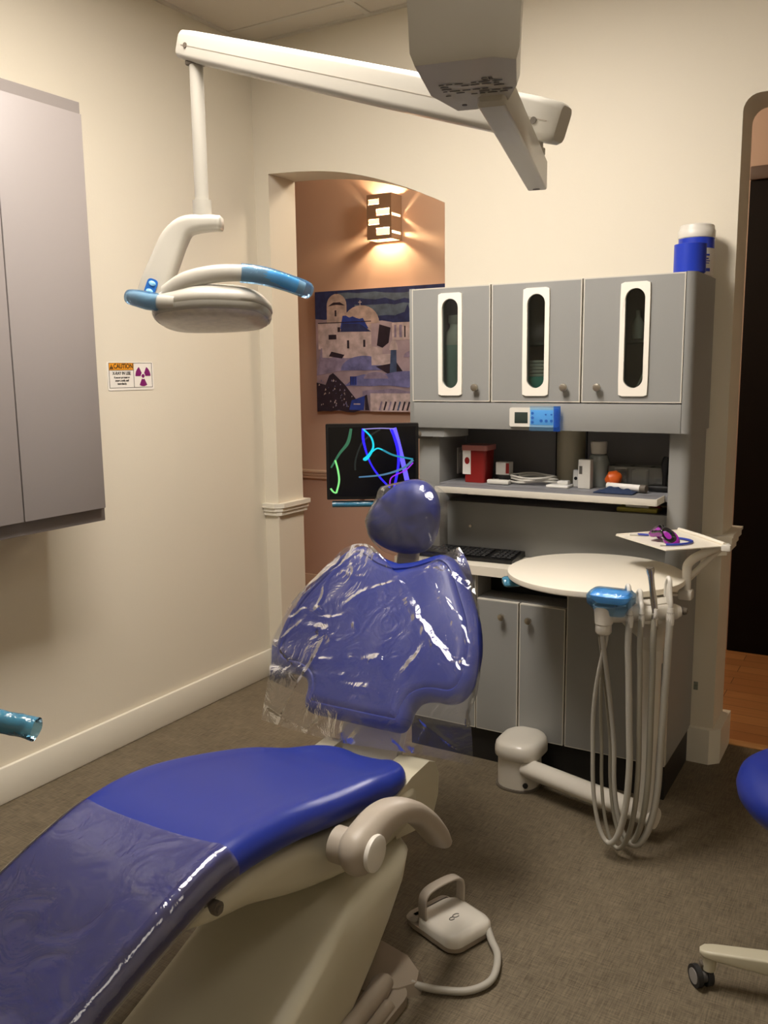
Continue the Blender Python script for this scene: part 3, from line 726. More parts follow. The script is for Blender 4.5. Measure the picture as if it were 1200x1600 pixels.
bm = BM(); cyl(bm, (-.987, 2.985, SZ+.03), (-.987, 2.9835, SZ+.03), .006, 12); obj('black_dot', bm, M['black'], t)
bm = BM(); lathe(bm, [(.001, 0), (.012, .001), (.036, .03), (.030, .06), (.012, .075), (.001, .078)], (0, 0, 0), n=20); xform(bm, Matrix.Translation((-.878, 2.975, SZ+.028)) @ Matrix.Rotation(1.2, 4, 'Y') @ Matrix.Scale(.75, 4))
obj('orange_cap', bm, M['orange'], None, label='orange plastic cone cap lying beside the rinse bottle', cat='cap')
t = thing('syringe_tube', 'white mixing syringe lying across the shelf behind the blue cloth', 'syringe', (-.80, 2.93, SZ))
bm = BM(); cyl(bm, (-.865, 2.955, SZ+.015), (-.745, 2.925, SZ+.015), .0115, 16); obj('barrel', bm, M['label'], t)
bm = BM(); cyl(bm, (-.745, 2.925, SZ+.015), (-.725, 2.920, SZ+.015), .013, 16); obj('end_cap', bm, M['greyd'], t)
bm = BM()
g = [[Vector((-.885+.13*i/16, 2.86+.07*j/10, SZ+.004+.018*abs(noise.noise(Vector((i*.35, j*.45, 1.3))))*math.sin(PI*min(1, max(0, i/16)))*math.sin(PI*j/10)+.008*math.sin(PI*i/16)*math.sin(PI*j/10))) for i in range(17)] for j in range(11)]
gridmesh(bm, g); r = bmesh.ops.extrude_face_region(bm, geom=bm.faces[:]); bmesh.ops.translate(bm, verts=[v for v in r['geom'] if isinstance(v, bmesh.types.BMVert)], vec=(0, 0, -.003))
obj('cloth', bm, M['navy'], None, 60, label='crumpled navy blue cloth at the front of the shelf', cat='cloth')
t = thing('acrylic_organizer', 'clear plastic organizer tray holding small pale items at the right of the shelf', 'tray', (-.79, 3.06, SZ))
bm = BM()
x0, x1, y0, y1, h = -.885, -.662, 3.02, 3.10, .075
for a, b in (((x0, y0, SZ), (x1, y1, SZ+.003)), ((x0, y0, SZ+.003), (x1, y0+.0025, SZ+h)), ((x0, y1-.0025, SZ+.003), (x1, y1, SZ+h)), ((x0, y0, SZ+.003), (x0+.0025, y1, SZ+h)), ((x1-.0025, y0, SZ+.003), (x1, y1, SZ+h)), ((-.815, y0, SZ+.003), (-.8125, y1, SZ+h)), ((-.745, y0, SZ+.003), (-.7425, y1, SZ+h))): box(bm, a, b)
obj('tray_walls', bm, M['clearbox'], t, 0)
bm = BM(); box(bm, (-.806, 3.035, SZ+.0035), (-.755, 3.085, SZ+.062), .004); obj('gauze_pack', bm, M['label'], None, label='white gauze pack in the middle pocket of the clear organizer', cat='pack')
bm = BM(); lathe(bm, [(.002, 0), (.02, .001), (.021, .011), (.002, .012)], (-.851, 3.06, SZ+.0035), n=14)
pad0 = obj('cotton_pad', bm, M['label'], None, label='round white cotton pad in the pile in the clear organizer', cat='cotton pad', group='cotton pads in the organizer')
for k in range(1, 5):
    c_ = pad0.copy(); c_.location.z += .0125*k; COL.objects.link(c_)
t = thing('gadget', 'black rounded gadget standing at the far right end of the shelf', 'gadget', (-.69, 3.0, SZ))
bm = BM(); tube(bm, [(-.682, 2.985, SZ), (-.682, 2.985, SZ+.05), (-.678, 2.985, SZ+.09), (-.676, 2.985, SZ+.118)], [.008, .009, .018, .012], 12, 4); obj('gadget_body', bm, M['black'], t)
bm = BM(); box(bm, (-.735, 2.965, SZ), (-.66, 3.01, SZ+.022), .008); obj('foot', bm, M['black'], t)
bm = BM(); box(bm, (-.835, 2.905, .9125), (-.705, 2.965+.0, .926), .002) if False else box(bm, (-.842, 2.99, .9122), (-.705, 3.07, .926), .002)
obj('note_pad', bm, M['green'], None, label='yellow-green note pad in the slot under the shelf', cat='note pad')
bm = BM(); cyl(bm, (-.815, 3.01, .9305), (-.735, 3.0, .9305), .0042, 10); obj('pen', bm, M['white'], None, label='white pen lying on the yellow-green note pad', cat='pen')
bm = BM(); cyl(bm, (-.735, 3.03, .9305), (-.700, 3.02, .9305), .004, 10); obj('marker', bm, M['red'], None, label='short dark red marker at the right end of the note pad', cat='marker')

# keyboard
def keyboard():
    t = thing('keyboard', 'black computer keyboard on the white worktop', 'keyboard', (-1.35, 2.93, .7235))
    M0 = Matrix.Translation((-1.345, 2.905, .7235)) @ Matrix.Rotation(math.radians(-2.5), 4, 'Z')
    M0 = Matrix.Translation((-1.36, 2.884, .7235)) @ Matrix.Rotation(math.radians(3), 4, 'Z')
    bm = BM(); prism(bm, [(-.20, -.072), (.20, -.072), (.20, .072), (-.20, .072)], lambda u, v: (u, v, .001), lambda u, v: (u, v, .013+(v+.072)*.06)); bevelall(bm, .003, 2)
    xform(bm, M0); obj('case', bm, M['black'], t)
    km = mat('key_plastic', '#1a1a1b', .5)
    n = 0
    for r in range(5):
        for c in range(20):
            if n >= 100 or c in (15,): continue
            x = -.192+c*.0192; y = -.052+r*.0225
            z = .014+(y+.072)*.06
            w_ = .0165
            if r == 0 and 4 <= c <= 9:
                if c == 4: w_ = .112
                else: continue
            bm = BM(); box(bm, (x, y, z), (x+w_, y+.0175, z+.005), .0012, 1); xform(bm, M0); obj('key', bm, km, t, 30); n += 1
keyboard()

# ================================================================== MONITOR
def monitor():
    d = 3.0
    # centre of the screen, screen turned towards the chair side
    c = Vector((-1.585, 2.60, 1.09))
    ax = Vector((math.cos(math.radians(30.7)), math.sin(math.radians(30.7)), 0)); az = Vector((0.02, -.03, 1)).normalized(); an = ax.cross(az).normalized(); az = an.cross(ax) * -1 if False else az
    ny = ax.cross(az)  # points towards viewer side? sign fixed below
    if ny.dot(Vector((0, -1, 0))) < 0: ny = -ny
    P = lambda u, v, w: c+ax*u+az*v+ny*w
    t = thing('monitor', 'black flat monitor showing glowing ribbons, hung beside the grey unit', 'monitor', c-az*.13)
    W, H = .159, .131
    bm = BM(); prism(bm, rrect(-W, W, -H, H, .003), lambda u, v: P(u, v, -.014), lambda u, v: P(u, v, .012)); bevelall(bm, .001, 1, 60); box(bm, (0, 0, 0), (0.0001, .0001, .0001)) if False else None
    obj('bezel', bm, M['black'], t)
    bm = BM(); prism(bm, rrect(-.09, .09, -.08, .08, .01), lambda u, v: P(u, v, -.045), lambda u, v: P(u, v, -.014)); bevelall(bm, .006, 2, 60); obj('back_housing', bm, M['black'], t)
    bm = BM(); sw, sh = W-.010, H-.011; vs = [bm.verts.new(P(u, v, .0125)) for u, v in ((-sw, -sh), (sw, -sh), (sw, sh), (-sw, sh))]; bm.faces.new(vs)
    scr = obj('screen', bm, mat('screen_black', '#030304', .25, emit='#020203', estr=1), t, 0)
    # ribbons of light on the screen: coordinates normalised 0..1 (x right, y down)
    def E(name, col, s): return mat(name, '#000000', .5, emit=col, estr=s)
    ems = [E('ribbon_blue', '#2a1cff', 1.3), E('ribbon_violet', '#6a5cff', 1.3), E('ribbon_cyan', '#14d2e6', 1.1), E('ribbon_teal', '#2a9ab4', .8), E('ribbon_pale', '#5d8fb8', .7), E('ribbon_green', '#8df08a', 1.0), E('ribbon_dim_green', '#3f7f5c', .7), E('ribbon_magenta', '#9a2be0', 1.1), E('ribbon_grey', '#1c2422', .8), E('ribbon_white', '#9a90d8', 1.0)]
    k = 0
    def rib(pts, w, mi):
        nonlocal k; k += 1
        q = catmull([Vector((x, y, 0)) for x, y in pts], 6)
        ww = catmull([Vector((a, 0, 0)) for a in (w if isinstance(w, (list, tuple)) else [w]*len(pts))], 6)
        g0, g1 = [], []
        for i, p in enumerate(q):
            tt = (q[min(i+1, len(q)-1)]-q[max(i-1, 0)]).normalized(); nn = Vector((-tt.y, tt.x, 0))*ww[i].x/2
            for g, s in ((g0, 1), (g1, -1)):
                z = p+nn*s; x_ = min(1, max(0, z.x)); y_ = min(1, max(0, z.y)); g.append(P(-sw+2*sw*x_, sh-2*sh*y_, .0127+.00003*k))
        a = [bmr.verts.new(p) for p in g0]; b = [bmr.verts.new(p) for p in g1]
        for i in range(len(a)-1):
            try: bmr.faces.new((a[i], a[i+1], b[i+1], b[i])).material_index = mi
            except ValueError: pass
    bmr = BM()
    rib([(.60, .03), (.40, .20), (.31, .45), (.30, .62)], .02, 8)
    rib([(.26, .02), (.22, .22), (.12, .38), (.02, .58)], [.03, .04, .03, .02], 6)
    rib([(.07, .47), (.10, .62), (.11, .78), (.075, .95)], .022, 5); rib([(.075, .95), (.04, .93), (.01, .88)], .022, 5)
    rib([(.40, .02), (.40, .2), (.47, .50), (.58, .72), (.70, .88)], [.035, .03, .02, .025, .02], 0)
    rib([(.74, .02), (.80, .25), (.86, .55), (.92, .9)], [.08, .06, .055, .06], 1)
    rib([(.72, .02), (.79, .3), (.80, .55), (.75, .88)], [.03, .035, .03, .03], 0)
    rib([(.39, .03), (.60, .02), (.76, .03)], .014, 9)
    rib([(.40, .03), (.49, .15), (.51, .30), (.44, .44), (.41, .46), (.46, .40), (.55, .31), (.62, .33)], [.02, .022, .025, .045, .04, .02, .02, .02], 2)
    rib([(.62, .33), (.75, .41), (.97, .47)], .025, 3)
    rib([(.97, .48), (.85, .60), (.62, .69), (.34, .72)], [.03, .03, .025, .02], 4)
    rib([(.97, .52), (.88, .63), (.72, .73), (.70, .86)], .016, 7)
    obj('screen_ribbons', bmr, ems, scr, 0)
    # arm to the console
    bm = BM(); tube(bm, [P(0, 0, -.045), P(.0, 0.02, -.09), P(.05, .07, -.16), (-1.50, 2.93, 1.165)], .018, 12, 5); obj('support_arm', bm, M['greyd'], t)
    # wrapped handle under the screen
    bm = BM(); cyl(bm, P(-.135, -.150, -.004), P(.10, -.150, -.004), .0095, 16); hd = obj('handle', bm, M['cyanf'], t)
    bm = BM(); cyl(bm, P(-.142, -.150, -.004), P(.10, -.150, -.004), .0115, 16); obj('film_wrap', bm, M['cfilm'], hd)
    bm = BM(); box(bm, (-.001, -.001, -.001), (.001, .001, .001)); bm.free()
monitor()

# ================================================================== DENTAL CHAIR
CH = thing('dental_chair', 'blue upholstered dental chair, backrest and legrest under clear plastic, cream base', 'dental chair', (-1.2, 1.3, 0))
# seat: stations y, xl, xr, ztop, thickness
ST = [(1.815, -1.20, -1.07, .425, .03), (1.80, -1.245, -1.025, .436, .05), (1.765, -1.285, -.99, .446, .06), (1.69, -1.325, -.978, .460, .068), (1.61, -1.375, -.974, .482, .072), (1.48, -1.415, -.972, .508, .074),
      (1.34, -1.422, -.975, .538, .074), (1.23, -1.415, -.978, .552, .074), (1.14, -1.402, -.982, .555, .074), (1.06, -1.40, -.99, .540, .072), (.97, -1.408, -1.0, .505, .07), (.85, -1.422, -1.018, .448, .07), (.70, -1.43, -1.03, .385, .068), (.50, -1.43, -1.03, .315, .065), (.38, -1.41, -1.05, .278, .06), (.33, -1.36, -1.10, .265, .03)]
def stations(k=5):
    a = catmull([Vector((s[0], s[1], s[2])) for s in ST], k); b = catmull([Vector((s[3], s[4], 0)) for s in ST], k)
    return [(p.x, p.y, p.z, q.x, q.y) for p, q in zip(a, b)]
def cs(y, xl, xr, zt, th, nrm, off=0, x_a=0, x_b=1, n=28, full=True):
    """cross-section: dished top with rolled edges"""
    pts = []; w = xr-xl; r = th*.5
    prof = []
    for i in range(9):   # left roll from bottom to top
        a = -PI/2-PI*i/8; prof.append((xl+r+ (r+off)*math.cos(a), -r+(r+off)*math.sin(a)))
    for i in range(1, 14):
        u = i/14; x = xl+r+(w-2*r)*u; dip = .012*(math.sin(PI*u)**.6)*min(1, w/.35); prof.append((x, off-dip))
    for i in range(9):
        a = PI/2-PI*i/8; prof.append((xr-r+(r+off)*math.cos(a), -r+(r+off)*math.sin(a)))
    return [Vector((x, y, zt))+nrm*h for x, h in prof]
SS = stations()
def seat_rings(off=0, y0=None, y1=None):
    out = []
    for i, s in enumerate(SS):
        a, b = SS[max(i-1, 0)], SS[min(i+1, len(SS)-1)]
        dy, dz = b[0]-a[0], b[3]-a[3]; n = Vector((0, -dz, dy)); n = -n if n.z < 0 else n; n.normalize()
        if i < 8: n = n.lerp(Vector((0, 0, 1)), .6).normalized()
        if y0 is not None and not (y0 <= s[0] <= y1): continue
        out.append(cs(*s, n, off))
    return out
bm = BM(); loft(bm, seat_rings()); seat = obj('seat_cushion', bm, M['blue'], CH, 50)
# clear cover on the legrest: starts with a slanted edge below the knee
bm = BM()
R_ = seat_rings(.0035, .36, 1.13); R_ = [[p+Vector((0, .0, .0015*noise.noise(p*9))) for p in r[3:-2]] for r in R_]
loft(bm, R_, cap=False, closed=False); obj('legrest_cover', bm, M['cover'], CH, 80, label='glossy clear plastic film over the legrest')
# cream pan below the seat
def hring(y, xl, xr, zt, zb, r=.035):
    return [Vector((u, y, v)) for u, v in rrect(xl, xr, zb, zt, min(r, (zt-zb)*.48))]
bm = BM()
pan = [(1.84, -1.30, -1.04, .40, .34), (1.80, -1.33, -.985, .405, .30), (1.68, -1.35, -.978, .405, .285), (1.55, -1.38, -.975, .42, .30), (1.40, -1.39, -.975, .44, .335), (1.28, -1.39, -.98, .468, .37), (1.17, -1.38, -.985, .482, .41), (1.08, -1.37, -.995, .475, .43), (1.03, -1.35, -1.02, .46, .435)]
loft(bm, [hring(*p) for p in [(a.x, b.x, b.y, c.x, c.y) for a, b, c in zip(catmull([Vector((p[0], 0, 0)) for p in pan], 4), catmull([Vector((p[1], p[2], 0)) for p in pan], 4), catmull([Vector((p[3], p[4], 0)) for p in pan], 4))]])
obj('seat_pan', bm, M['cream'], CH, 50)
bm = BM(); cyl(bm, (-1.02, 1.08, .462), (-.990, 1.08, .462), .013, 16); cyl(bm, (-.99, 1.078, .462), (-.984, 1.078, .462), .007, 12); obj('pivot_bolt', bm, M['greyd'], CH)
# rear castings that carry the backrest
def casting(x0, x1):
    pr = [(1.70, .395), (1.78, .415), (1.87, .420), (1.905, .405), (1.925, .365), (1.92, .31), (1.89, .262), (1.82, .262), (1.70, .29)]
    bm = BM(); prism(bm, pr, lambda u, v: (x0, u, v), lambda u, v: (x1, u, v)); bevelall(bm, .012, 3, 20); obj('rear_casting', bm, M['cream'], CH, 40)
casting(-1.070, -.985); casting(-1.30, -1.25)
bm = BM(); prism(bm, [(1.84, .33), (1.875, .33), (1.97, .52), (1.94, .53)], lambda u, v: (-1.265, u, v), lambda u, v: (-1.085, u, v)); bevelall(bm, .008, 2, 20); obj('backrest_lever', bm, M['white'], CH, 40)
bm = BM(); prism(bm, [(1.76, .26), (1.9, .26), (1.9, .34), (1.76, .40)], lambda u, v: (-1.27, u, v), lambda u, v: (-1.08, u, v)); obj('hinge_block', bm, M['greyd'], CH)
# armrests
def armrest(sgn, x):
    # centreline in (y, z) with half-thickness
    pts = [(1.398, .436), (1.425, .446), (1.475, .462), (1.54, .458), (1.61, .428), (1.675, .378), (1.728, .322), (1.755, .285)]
    rad = [.050, .047, .036, .0275, .0255, .025, .024, .018]
    if sgn < 0: pts = [(a, b-.035) for a, b in pts]
    c = catmull([Vector((x, p[0], p[1])) for p in pts], 5); rr = [v.x for v in catmull([Vector((q, 0, 0)) for q in rad], 5)]
    bm = BM(); rings = []
    for i, p in enumerate(c):
        tt = (c[min(i+1, len(c)-1)]-c[max(i-1, 0)]).normalized(); B = Vector((1, 0, 0)); N = tt.cross(B).normalized()
        rings.append([p+N*rr[i]*(math.copysign(abs(math.cos(a))**.8, math.cos(a)))+B*.036*(math.copysign(abs(math.sin(a))**.75, math.sin(a))) for a in [2*PI*j/20 for j in range(20)]])
    # round the ends
    def shrink(r, c0, s, d): return [c0+(v-c0)*s+d for v in r]
    t0 = (c[0]-c[1]).normalized(); t1 = (c[-1]-c[-2]).normalized()
    rings = [shrink(rings[0], c[0], .25, t0*.044), shrink(rings[0], c[0], .62, t0*.036), shrink(rings[0], c[0], .87, t0*.022), shrink(rings[0], c[0], .97, t0*.010)]+rings+[shrink(rings[-1], c[-1], .85, t1*.006), shrink(rings[-1], c[-1], .45, t1*.014)]
    loft(bm, rings); ar = obj('armrest', bm, M['grey'], CH, 60)
    bm = BM(); lathe(bm, [(.001, 0), (.036, 0), (.038, sgn*.004), (.037, sgn*.010), (.030, sgn*.013), (.001, sgn*.014)], (x+sgn*.030, pts[0][0]+.008, pts[0][1]+.002), 'X', 32); obj('hub_cap', bm, M['white'], ar)
    bm = BM(); cyl(bm, (x-sgn*.06, pts[0][0]+.01, pts[0][1]-.004), (x-sgn*.02, pts[0][0]+.01, pts[0][1]-.004), .038, 28); obj('hub', bm, M['grey'], ar)
armrest(1, -.900); armrest(-1, -1.475)

# lift base: big cream cover leaning back, floor plate
bm = BM()
lev = [(.024, .84, 1.44, -1.29, -.935), (.05, .90, 1.48, -1.288, -.935), (.10, 1.03, 1.56, -1.282, -.938), (.16, 1.18, 1.64, -1.275, -.94), (.22, 1.32, 1.715, -1.27, -.945), (.26, 1.40, 1.755, -1.265, -.955), (.285, 1.44, 1.76, -1.26, -.985), (.295, 1.48, 1.73, -1.23, -1.03)]
rings = []
for z, y0, y1, x0, x1 in lev:
    rings.append([Vector((u, v, z)) for u, v in rrect(x0, x1, y0, y1, .07, 6)])
loft(bm, rings)
obj('lift_cover', bm, M['cream'], CH, 60)
bm = BM(); prism(bm, rrect(-1.26, -.87, .85, 1.58, .05), lambda u, v: (u, v, 0), lambda u, v: (u, v, .022)); bevelall(bm, .008, 2, 50); obj('floor_plate', bm, M['plate'], CH, 40)
bm = BM(); tube(bm, [(-.925, .95, .026), (-.925, 1.35, .028), (-.93, 1.50, .028), (-.94, 1.55, .022)], .030, 16, 4, squash=.8); tube(bm, [(-.888, .95, .02), (-.888, 1.35, .02), (-.893, 1.50, .02)], .016, 12, 4); obj('hose_duct', bm, M['plate'], CH, 50)
bm = BM(); prism(bm, [(-1.10, 1.66), (-1.08, 1.50), (-.96, 1.50), (-.89, 1.55), (-.86, 1.59), (-.875, 1.63), (-.93, 1.67), (-1.02, 1.69)], lambda u, v: (u, v, .0), lambda u, v: (u*.9+(-.98)*.1, v*.9+1.59*.1, .026)); bevelall(bm, .010, 3, 25); obj('junction_cover', bm, M['plate'], CH, 40)

# backrest
half = [(0, .0), (.10, .0), (.145, .004), (.160, .03), (.163, .06), (.178, .085), (.21, .096), (.258, .098), (.288, .115), (.305, .15), (.308, .19), (.302, .25), (.278, .32), (.24, .385), (.205, .44), (.172, .478), (.135, .495), (.10, .488), (.05, .466), (0, .455)]
hp = catmull([Vector((a, b, 0)) for a, b in half], 4)
outl = [(p.x, p.y) for p in hp] + [(-p.x, p.y) for p in reversed(hp[1:-1])]
def inset(poly, d):
    n = len(poly); out = []
    for i in range(n):
        k = 2
        a, b = Vector(poly[(i-k) % n]), Vector(poly[(i+k) % n]); t_ = (b-a); t_.normalize(); nn = Vector((-t_.y, t_.x))
        out.append((poly[i][0]+nn.x*d, poly[i][1]+nn.y*d))
    return out
def pillow(bm, poly, prof, F):
    rings = []
    for d, w_ in prof: rings.append([F(u, v, w_) for u, v in inset(poly, d)])
    rs = [[bm.verts.new(p) for p in r] for r in rings]; n = len(poly)
    for a, b in zip(rs, rs[1:]):
        for i in range(n): bm.faces.new((a[i], a[(i+1) % n], b[(i+1) % n], b[i]))
    return rs
tl = math.radians(55); BUP = Vector((0, math.cos(tl), math.sin(tl))); BN = Vector((0, -math.sin(tl), math.cos(tl))); BO = Vector((-1.200, 1.85, .489))
FB = lambda u, v, w_: BO+Vector((u, 0, 0))+BUP*v+BN*(w_+.05*u*u)
bm = BM()
rs = pillow(bm, outl, [(.03, -.035), (.008, -.032), (.0, -.018), (0, 0), (.004, .012), (.014, .022), (.024, .026), (.028, .0225), (.033, .027), (.045, .032)], FB)
for r in (rs[0], rs[-1]): 
    f = bm.faces.new(r)
bmesh.ops.triangulate(bm, faces=[f for f in bm.faces if len(f.verts) > 4])
obj('backrest_cushion', bm, M['blue'], CH, 60)
bm = BM(); rs = pillow(bm, outl, [(.05, -.062), (.02, -.055), (.012, -.0355)], FB)
for r in (rs[0], rs[-1]): bm.faces.new(r)
bmesh.ops.triangulate(bm, faces=[f for f in bm.faces if len(f.verts) > 4])
obj('back_shell', bm, M['grey'], CH, 60)
# headrest
th = math.radians(72); HUP = Vector((0, math.cos(th), math.sin(th))); HN = Vector((0, -math.sin(th), math.cos(th))); HO = Vector((-1.235, 2.2, .97))
egg = [(.017, .122), (-.027, .108), (-.067, .075), (-.101, .032), (-.116, -.005), (-.113, -.035), (-.095, -.062), (-.058, -.084), (-.011, -.095), (.029, -.095), (.067, -.087), (.091, -.068), (.103, -.038), (.107, .0), (.105, .035), (.096, .070), (.079, .099), (.051, .117)]
eg = [(p.x, p.y) for p in catmull([Vector((a, b, 0)) for a, b in egg], 4, True)]
FH = lambda u, v, w_: HO+Vector((u, 0, 0))+HUP*v+HN*w_
bm = BM(); rings = []
for s, w_ in ((.01, -.052), (.5, -.05), (.8, -.042), (.95, -.025), (1.0, -.005), (.985, .012), (.92, .028), (.78, .040), (.55, .047), (.3, .049), (.01, .050)):
    rings.append([FH(u*s, .005*(1-s)+v*s, w_) for u, v in eg])
loft(bm, rings); obj('headrest_cushion', bm, M['blue'], CH, 60)
bm = BM(); prism(bm, rrect(-1.272, -1.204, 2.235, 2.258, .008), lambda u, v: (u, v-.045, .78), lambda u, v: (u, v, .93)); obj('headrest_stem', bm, M['white'], CH, 40)

# clear bag over the backrest
bt = [(-1.368, 2.086, .896), (-1.332, 2.095, .909), (-1.284, 2.095, .908), (-1.225, 2.073, .877), (-1.179, 2.054, .85), (-1.143, 2.064, .864), (-1.098, 2.074, .878), (-1.057, 2.09, .902), (-1.014, 2.108, .927)]
bb = [(-1.483, 1.834, .448), (-1.372, 1.834, .441), (-1.24, 1.834, .437), (-1.115, 1.834, .444), (-.997, 1.834, .454), (-.907, 1.834, .458), (-.84, 1.834, .458)]
bl = [(-1.368, 2.086, .896), (-1.431, 2.031, .817), (-1.478, 1.984, .75), (-1.497, 1.943, .692), (-1.506, 1.911, .646), (-1.486, 1.878, .599), (-1.473, 1.846, .553), (-1.483, 1.834, .448)]
br = [(-1.014, 2.108, .927), (-.975, 2.082, .89), (-.932, 2.035, .823), (-.902, 1.983, .748), (-.879, 1.938, .685), (-.872, 1.9, .63), (-.878, 1.872, .591), (-.851, 1.838, .541), (-.84, 1.834, .458)]
STROKES=[[(0.031,0.391),(0.073,0.349),(0.124,0.292),(0.189,0.234),(0.239,0.203),(0.305,0.166)],[(0.107,0.43),(0.152,0.382),(0.188,0.34),(0.223,0.3),(0.256,0.255),(0.277,0.198)],[(0.158,0.383),(0.208,0.332),(0.246,0.281),(0.283,0.248),(0.298,0.234)],[(0.191,0.228),(0.228,0.201),(0.275,0.177),(0.311,0.167)],[(-0.294,0.224),(-0.259,0.244),(-0.235,0.272),(-0.186,0.254),(-0.133,0.258),(-0.096,0.276)],[(-0.248,0.261),(-0.235,0.272),(-0.211,0.251)],[(-0.23,0.223),(-0.176,0.225),(-0.139,0.219),(-0.116,0.192)],[(-0.156,0.136),(-0.117,0.14),(-0.064,0.14)],[(-0.084,0.105),(-0.04,0.107),(-0.0,0.103)],[(-0.044,0.084),(0.006,0.084),(0.044,0.083),(0.075,0.072)],[(-0.142,0.396),(-0.098,0.385),(-0.068,0.386)],[(-0.122,0.417),(-0.103,0.381)],[(-0.168,0.469),(-0.177,0.417),(-0.226,0.36),(-0.285,0.271)],[(-0.131,0.482),(-0.089,0.477),(-0.048,0.456),(-0.007,0.429),(0.021,0.414)],[(-0.09,0.48),(-0.053,0.449),(-0.021,0.434)],[(0.118,0.434),(0.164,0.425),(0.211,0.407),(0.266,0.373)],[(0.209,0.412),(0.228,0.409),(0.244,0.393)],[(-0.046,0.163),(-0.017,0.153)],[(0.006,0.16),(0.041,0.166),(0.063,0.158)],[(0.033,0.385),(-0.025,0.366),(-0.07,0.342),(-0.115,0.3)],[(-0.067,0.259),(-0.05,0.238)],[(0.272,0.198),(0.281,0.194),(0.303,0.176)],[(0.185,0.329),(0.21,0.326),(0.228,0.323)],[(-0.193,0.364),(-0.188,0.315),(-0.195,0.277)],[(0.168,0.225),(0.147,0.177),(0.133,0.147)],[(-0.269,0.267),(-0.24,0.321),(-0.182,0.391),(-0.139,0.446)],[(0.219,0.333),(0.25,0.287),(0.276,0.252)],[(0.041,-0.015),(0.009,-0.048)],[(0.164,-0.027),(0.21,-0.027),(0.218,-0.016)],[(0.138,0.451),(0.168,0.431),(0.171,0.443)],[(-0.204,0.282),(-0.171,0.268)]]
def stroke_h(u, v):
    h = 0
    for k, s in enumerate(STROKES):
        n = len(s)-1; w_ = .0065 if k % 3 else .010; am = .0032 if k % 3 else .0052
        for i in range(n):
            (ax, ay), (bx, by) = s[i], s[i+1]; dx, dy = bx-ax, by-ay
            if min(abs(u-ax), abs(u-bx)) > abs(dx)+.02: continue
            t_ = max(0, min(1, ((u-ax)*dx+(v-ay)*dy)/(dx*dx+dy*dy+1e-9)))
            d = math.hypot(u-ax-dx*t_, v-ay-dy*t_)
            if d < w_*1.6:
                e = (i+t_)/n; h = max(h, am*max(0, 1-d/w_/1.6)*(.35+.65*math.sin(PI*min(1, max(0, e)))))
    return h
def crease(p, f1=7, amp=.010):
    a = noise.noise(Vector((p.x*f1+p.z*3, p.z*f1*.8-p.x*2, p.y*2+1.7)))
    b = noise.noise(Vector((p.x*9-p.z*5, p.z*4+4, 2.2)))
    c = noise.noise(Vector((p.x*4+p.z*9, p.x*3-2, 9.1)))
    ridge = (1-abs(b)*6); ridge2 = (1-abs(c)*7)
    m = max(0, .15+noise.noise(Vector((p.x*5+2, p.z*5, 4.4))))*2
    return amp*(a*.8+.30*m*max(0, ridge)**2+.30*m*max(0, ridge2)**2)
bm = BM(); g = coons(bt, bb, bl, br, 170, 170)
for j, row in enumerate(g):
    for i, p in enumerate(row):
        e = min(1, j/9, (170-j)/9, i/9, (170-i)/9); u_ = p.x-BO.x; v_ = (p-BO).dot(BUP)
        row[i] = p+BN*(.004+crease(p)*(.35+.65*e)+stroke_h(u_+.006*noise.noise(p*40), v_+.006*noise.noise(p*40+Vector((7, 0, 0)))))+Vector((0, -.012*max(0, (.53-p.z)/.1), 0))
gridmesh(bm, g); obj('backrest_bag', bm, M['clear'], CH, 80, label='crinkled clear plastic bag over the backrest')
# back side of the bag
bm = BM(); g = coons(bt, bb, bl, br, 40, 40)
for j, row in enumerate(g):
    for i, p in enumerate(row):
        q = p-BN*(.125*min(1, 5*math.sin(PI*min(1, max(0, i/40))))*min(1, 4*j/40+.1)*(.3 if j > 34 else 1)); row[i] = q+BN*crease(p+Vector((3, 0, 1)))
gridmesh(bm, g[:33]); obj('bag_back', bm, M['clear'], CH, 80)
# headrest bag
hb = [(-.085, .091), (-.039, .108), (.033, .124), (.078, .112), (.130, .072), (.126, .027), (.124, -.007), (.135, -.05), (.150, -.095), (.09, -.106), (.018, -.108), (-.052, -.097), (-.098, -.062), (-.121, -.02), (-.112, .02), (-.092, .055)]
hb = [(p.x, p.y) for p in catmull([Vector((a, b, 0)) for a, b in hb], 7, True)]
bm = BM(); rings = []
for s, w_ in ((1.0, -.01), (.985, .012), (.95, .030), (.86, .043), (.70, .051), (.5, .055), (.3, .057), (.12, .058), (.01, .0585)):
    rings.append([FH(u*s, v*s, w_+crease(FH(u*s*2, v*s*2, 0), 12, .009)*min(1, s*1.5)) for u, v in hb])
loft(bm, rings, cap=False)
obj('headrest_bag', bm, M['clear'], CH, 80, label='clear plastic bag over the headrest')

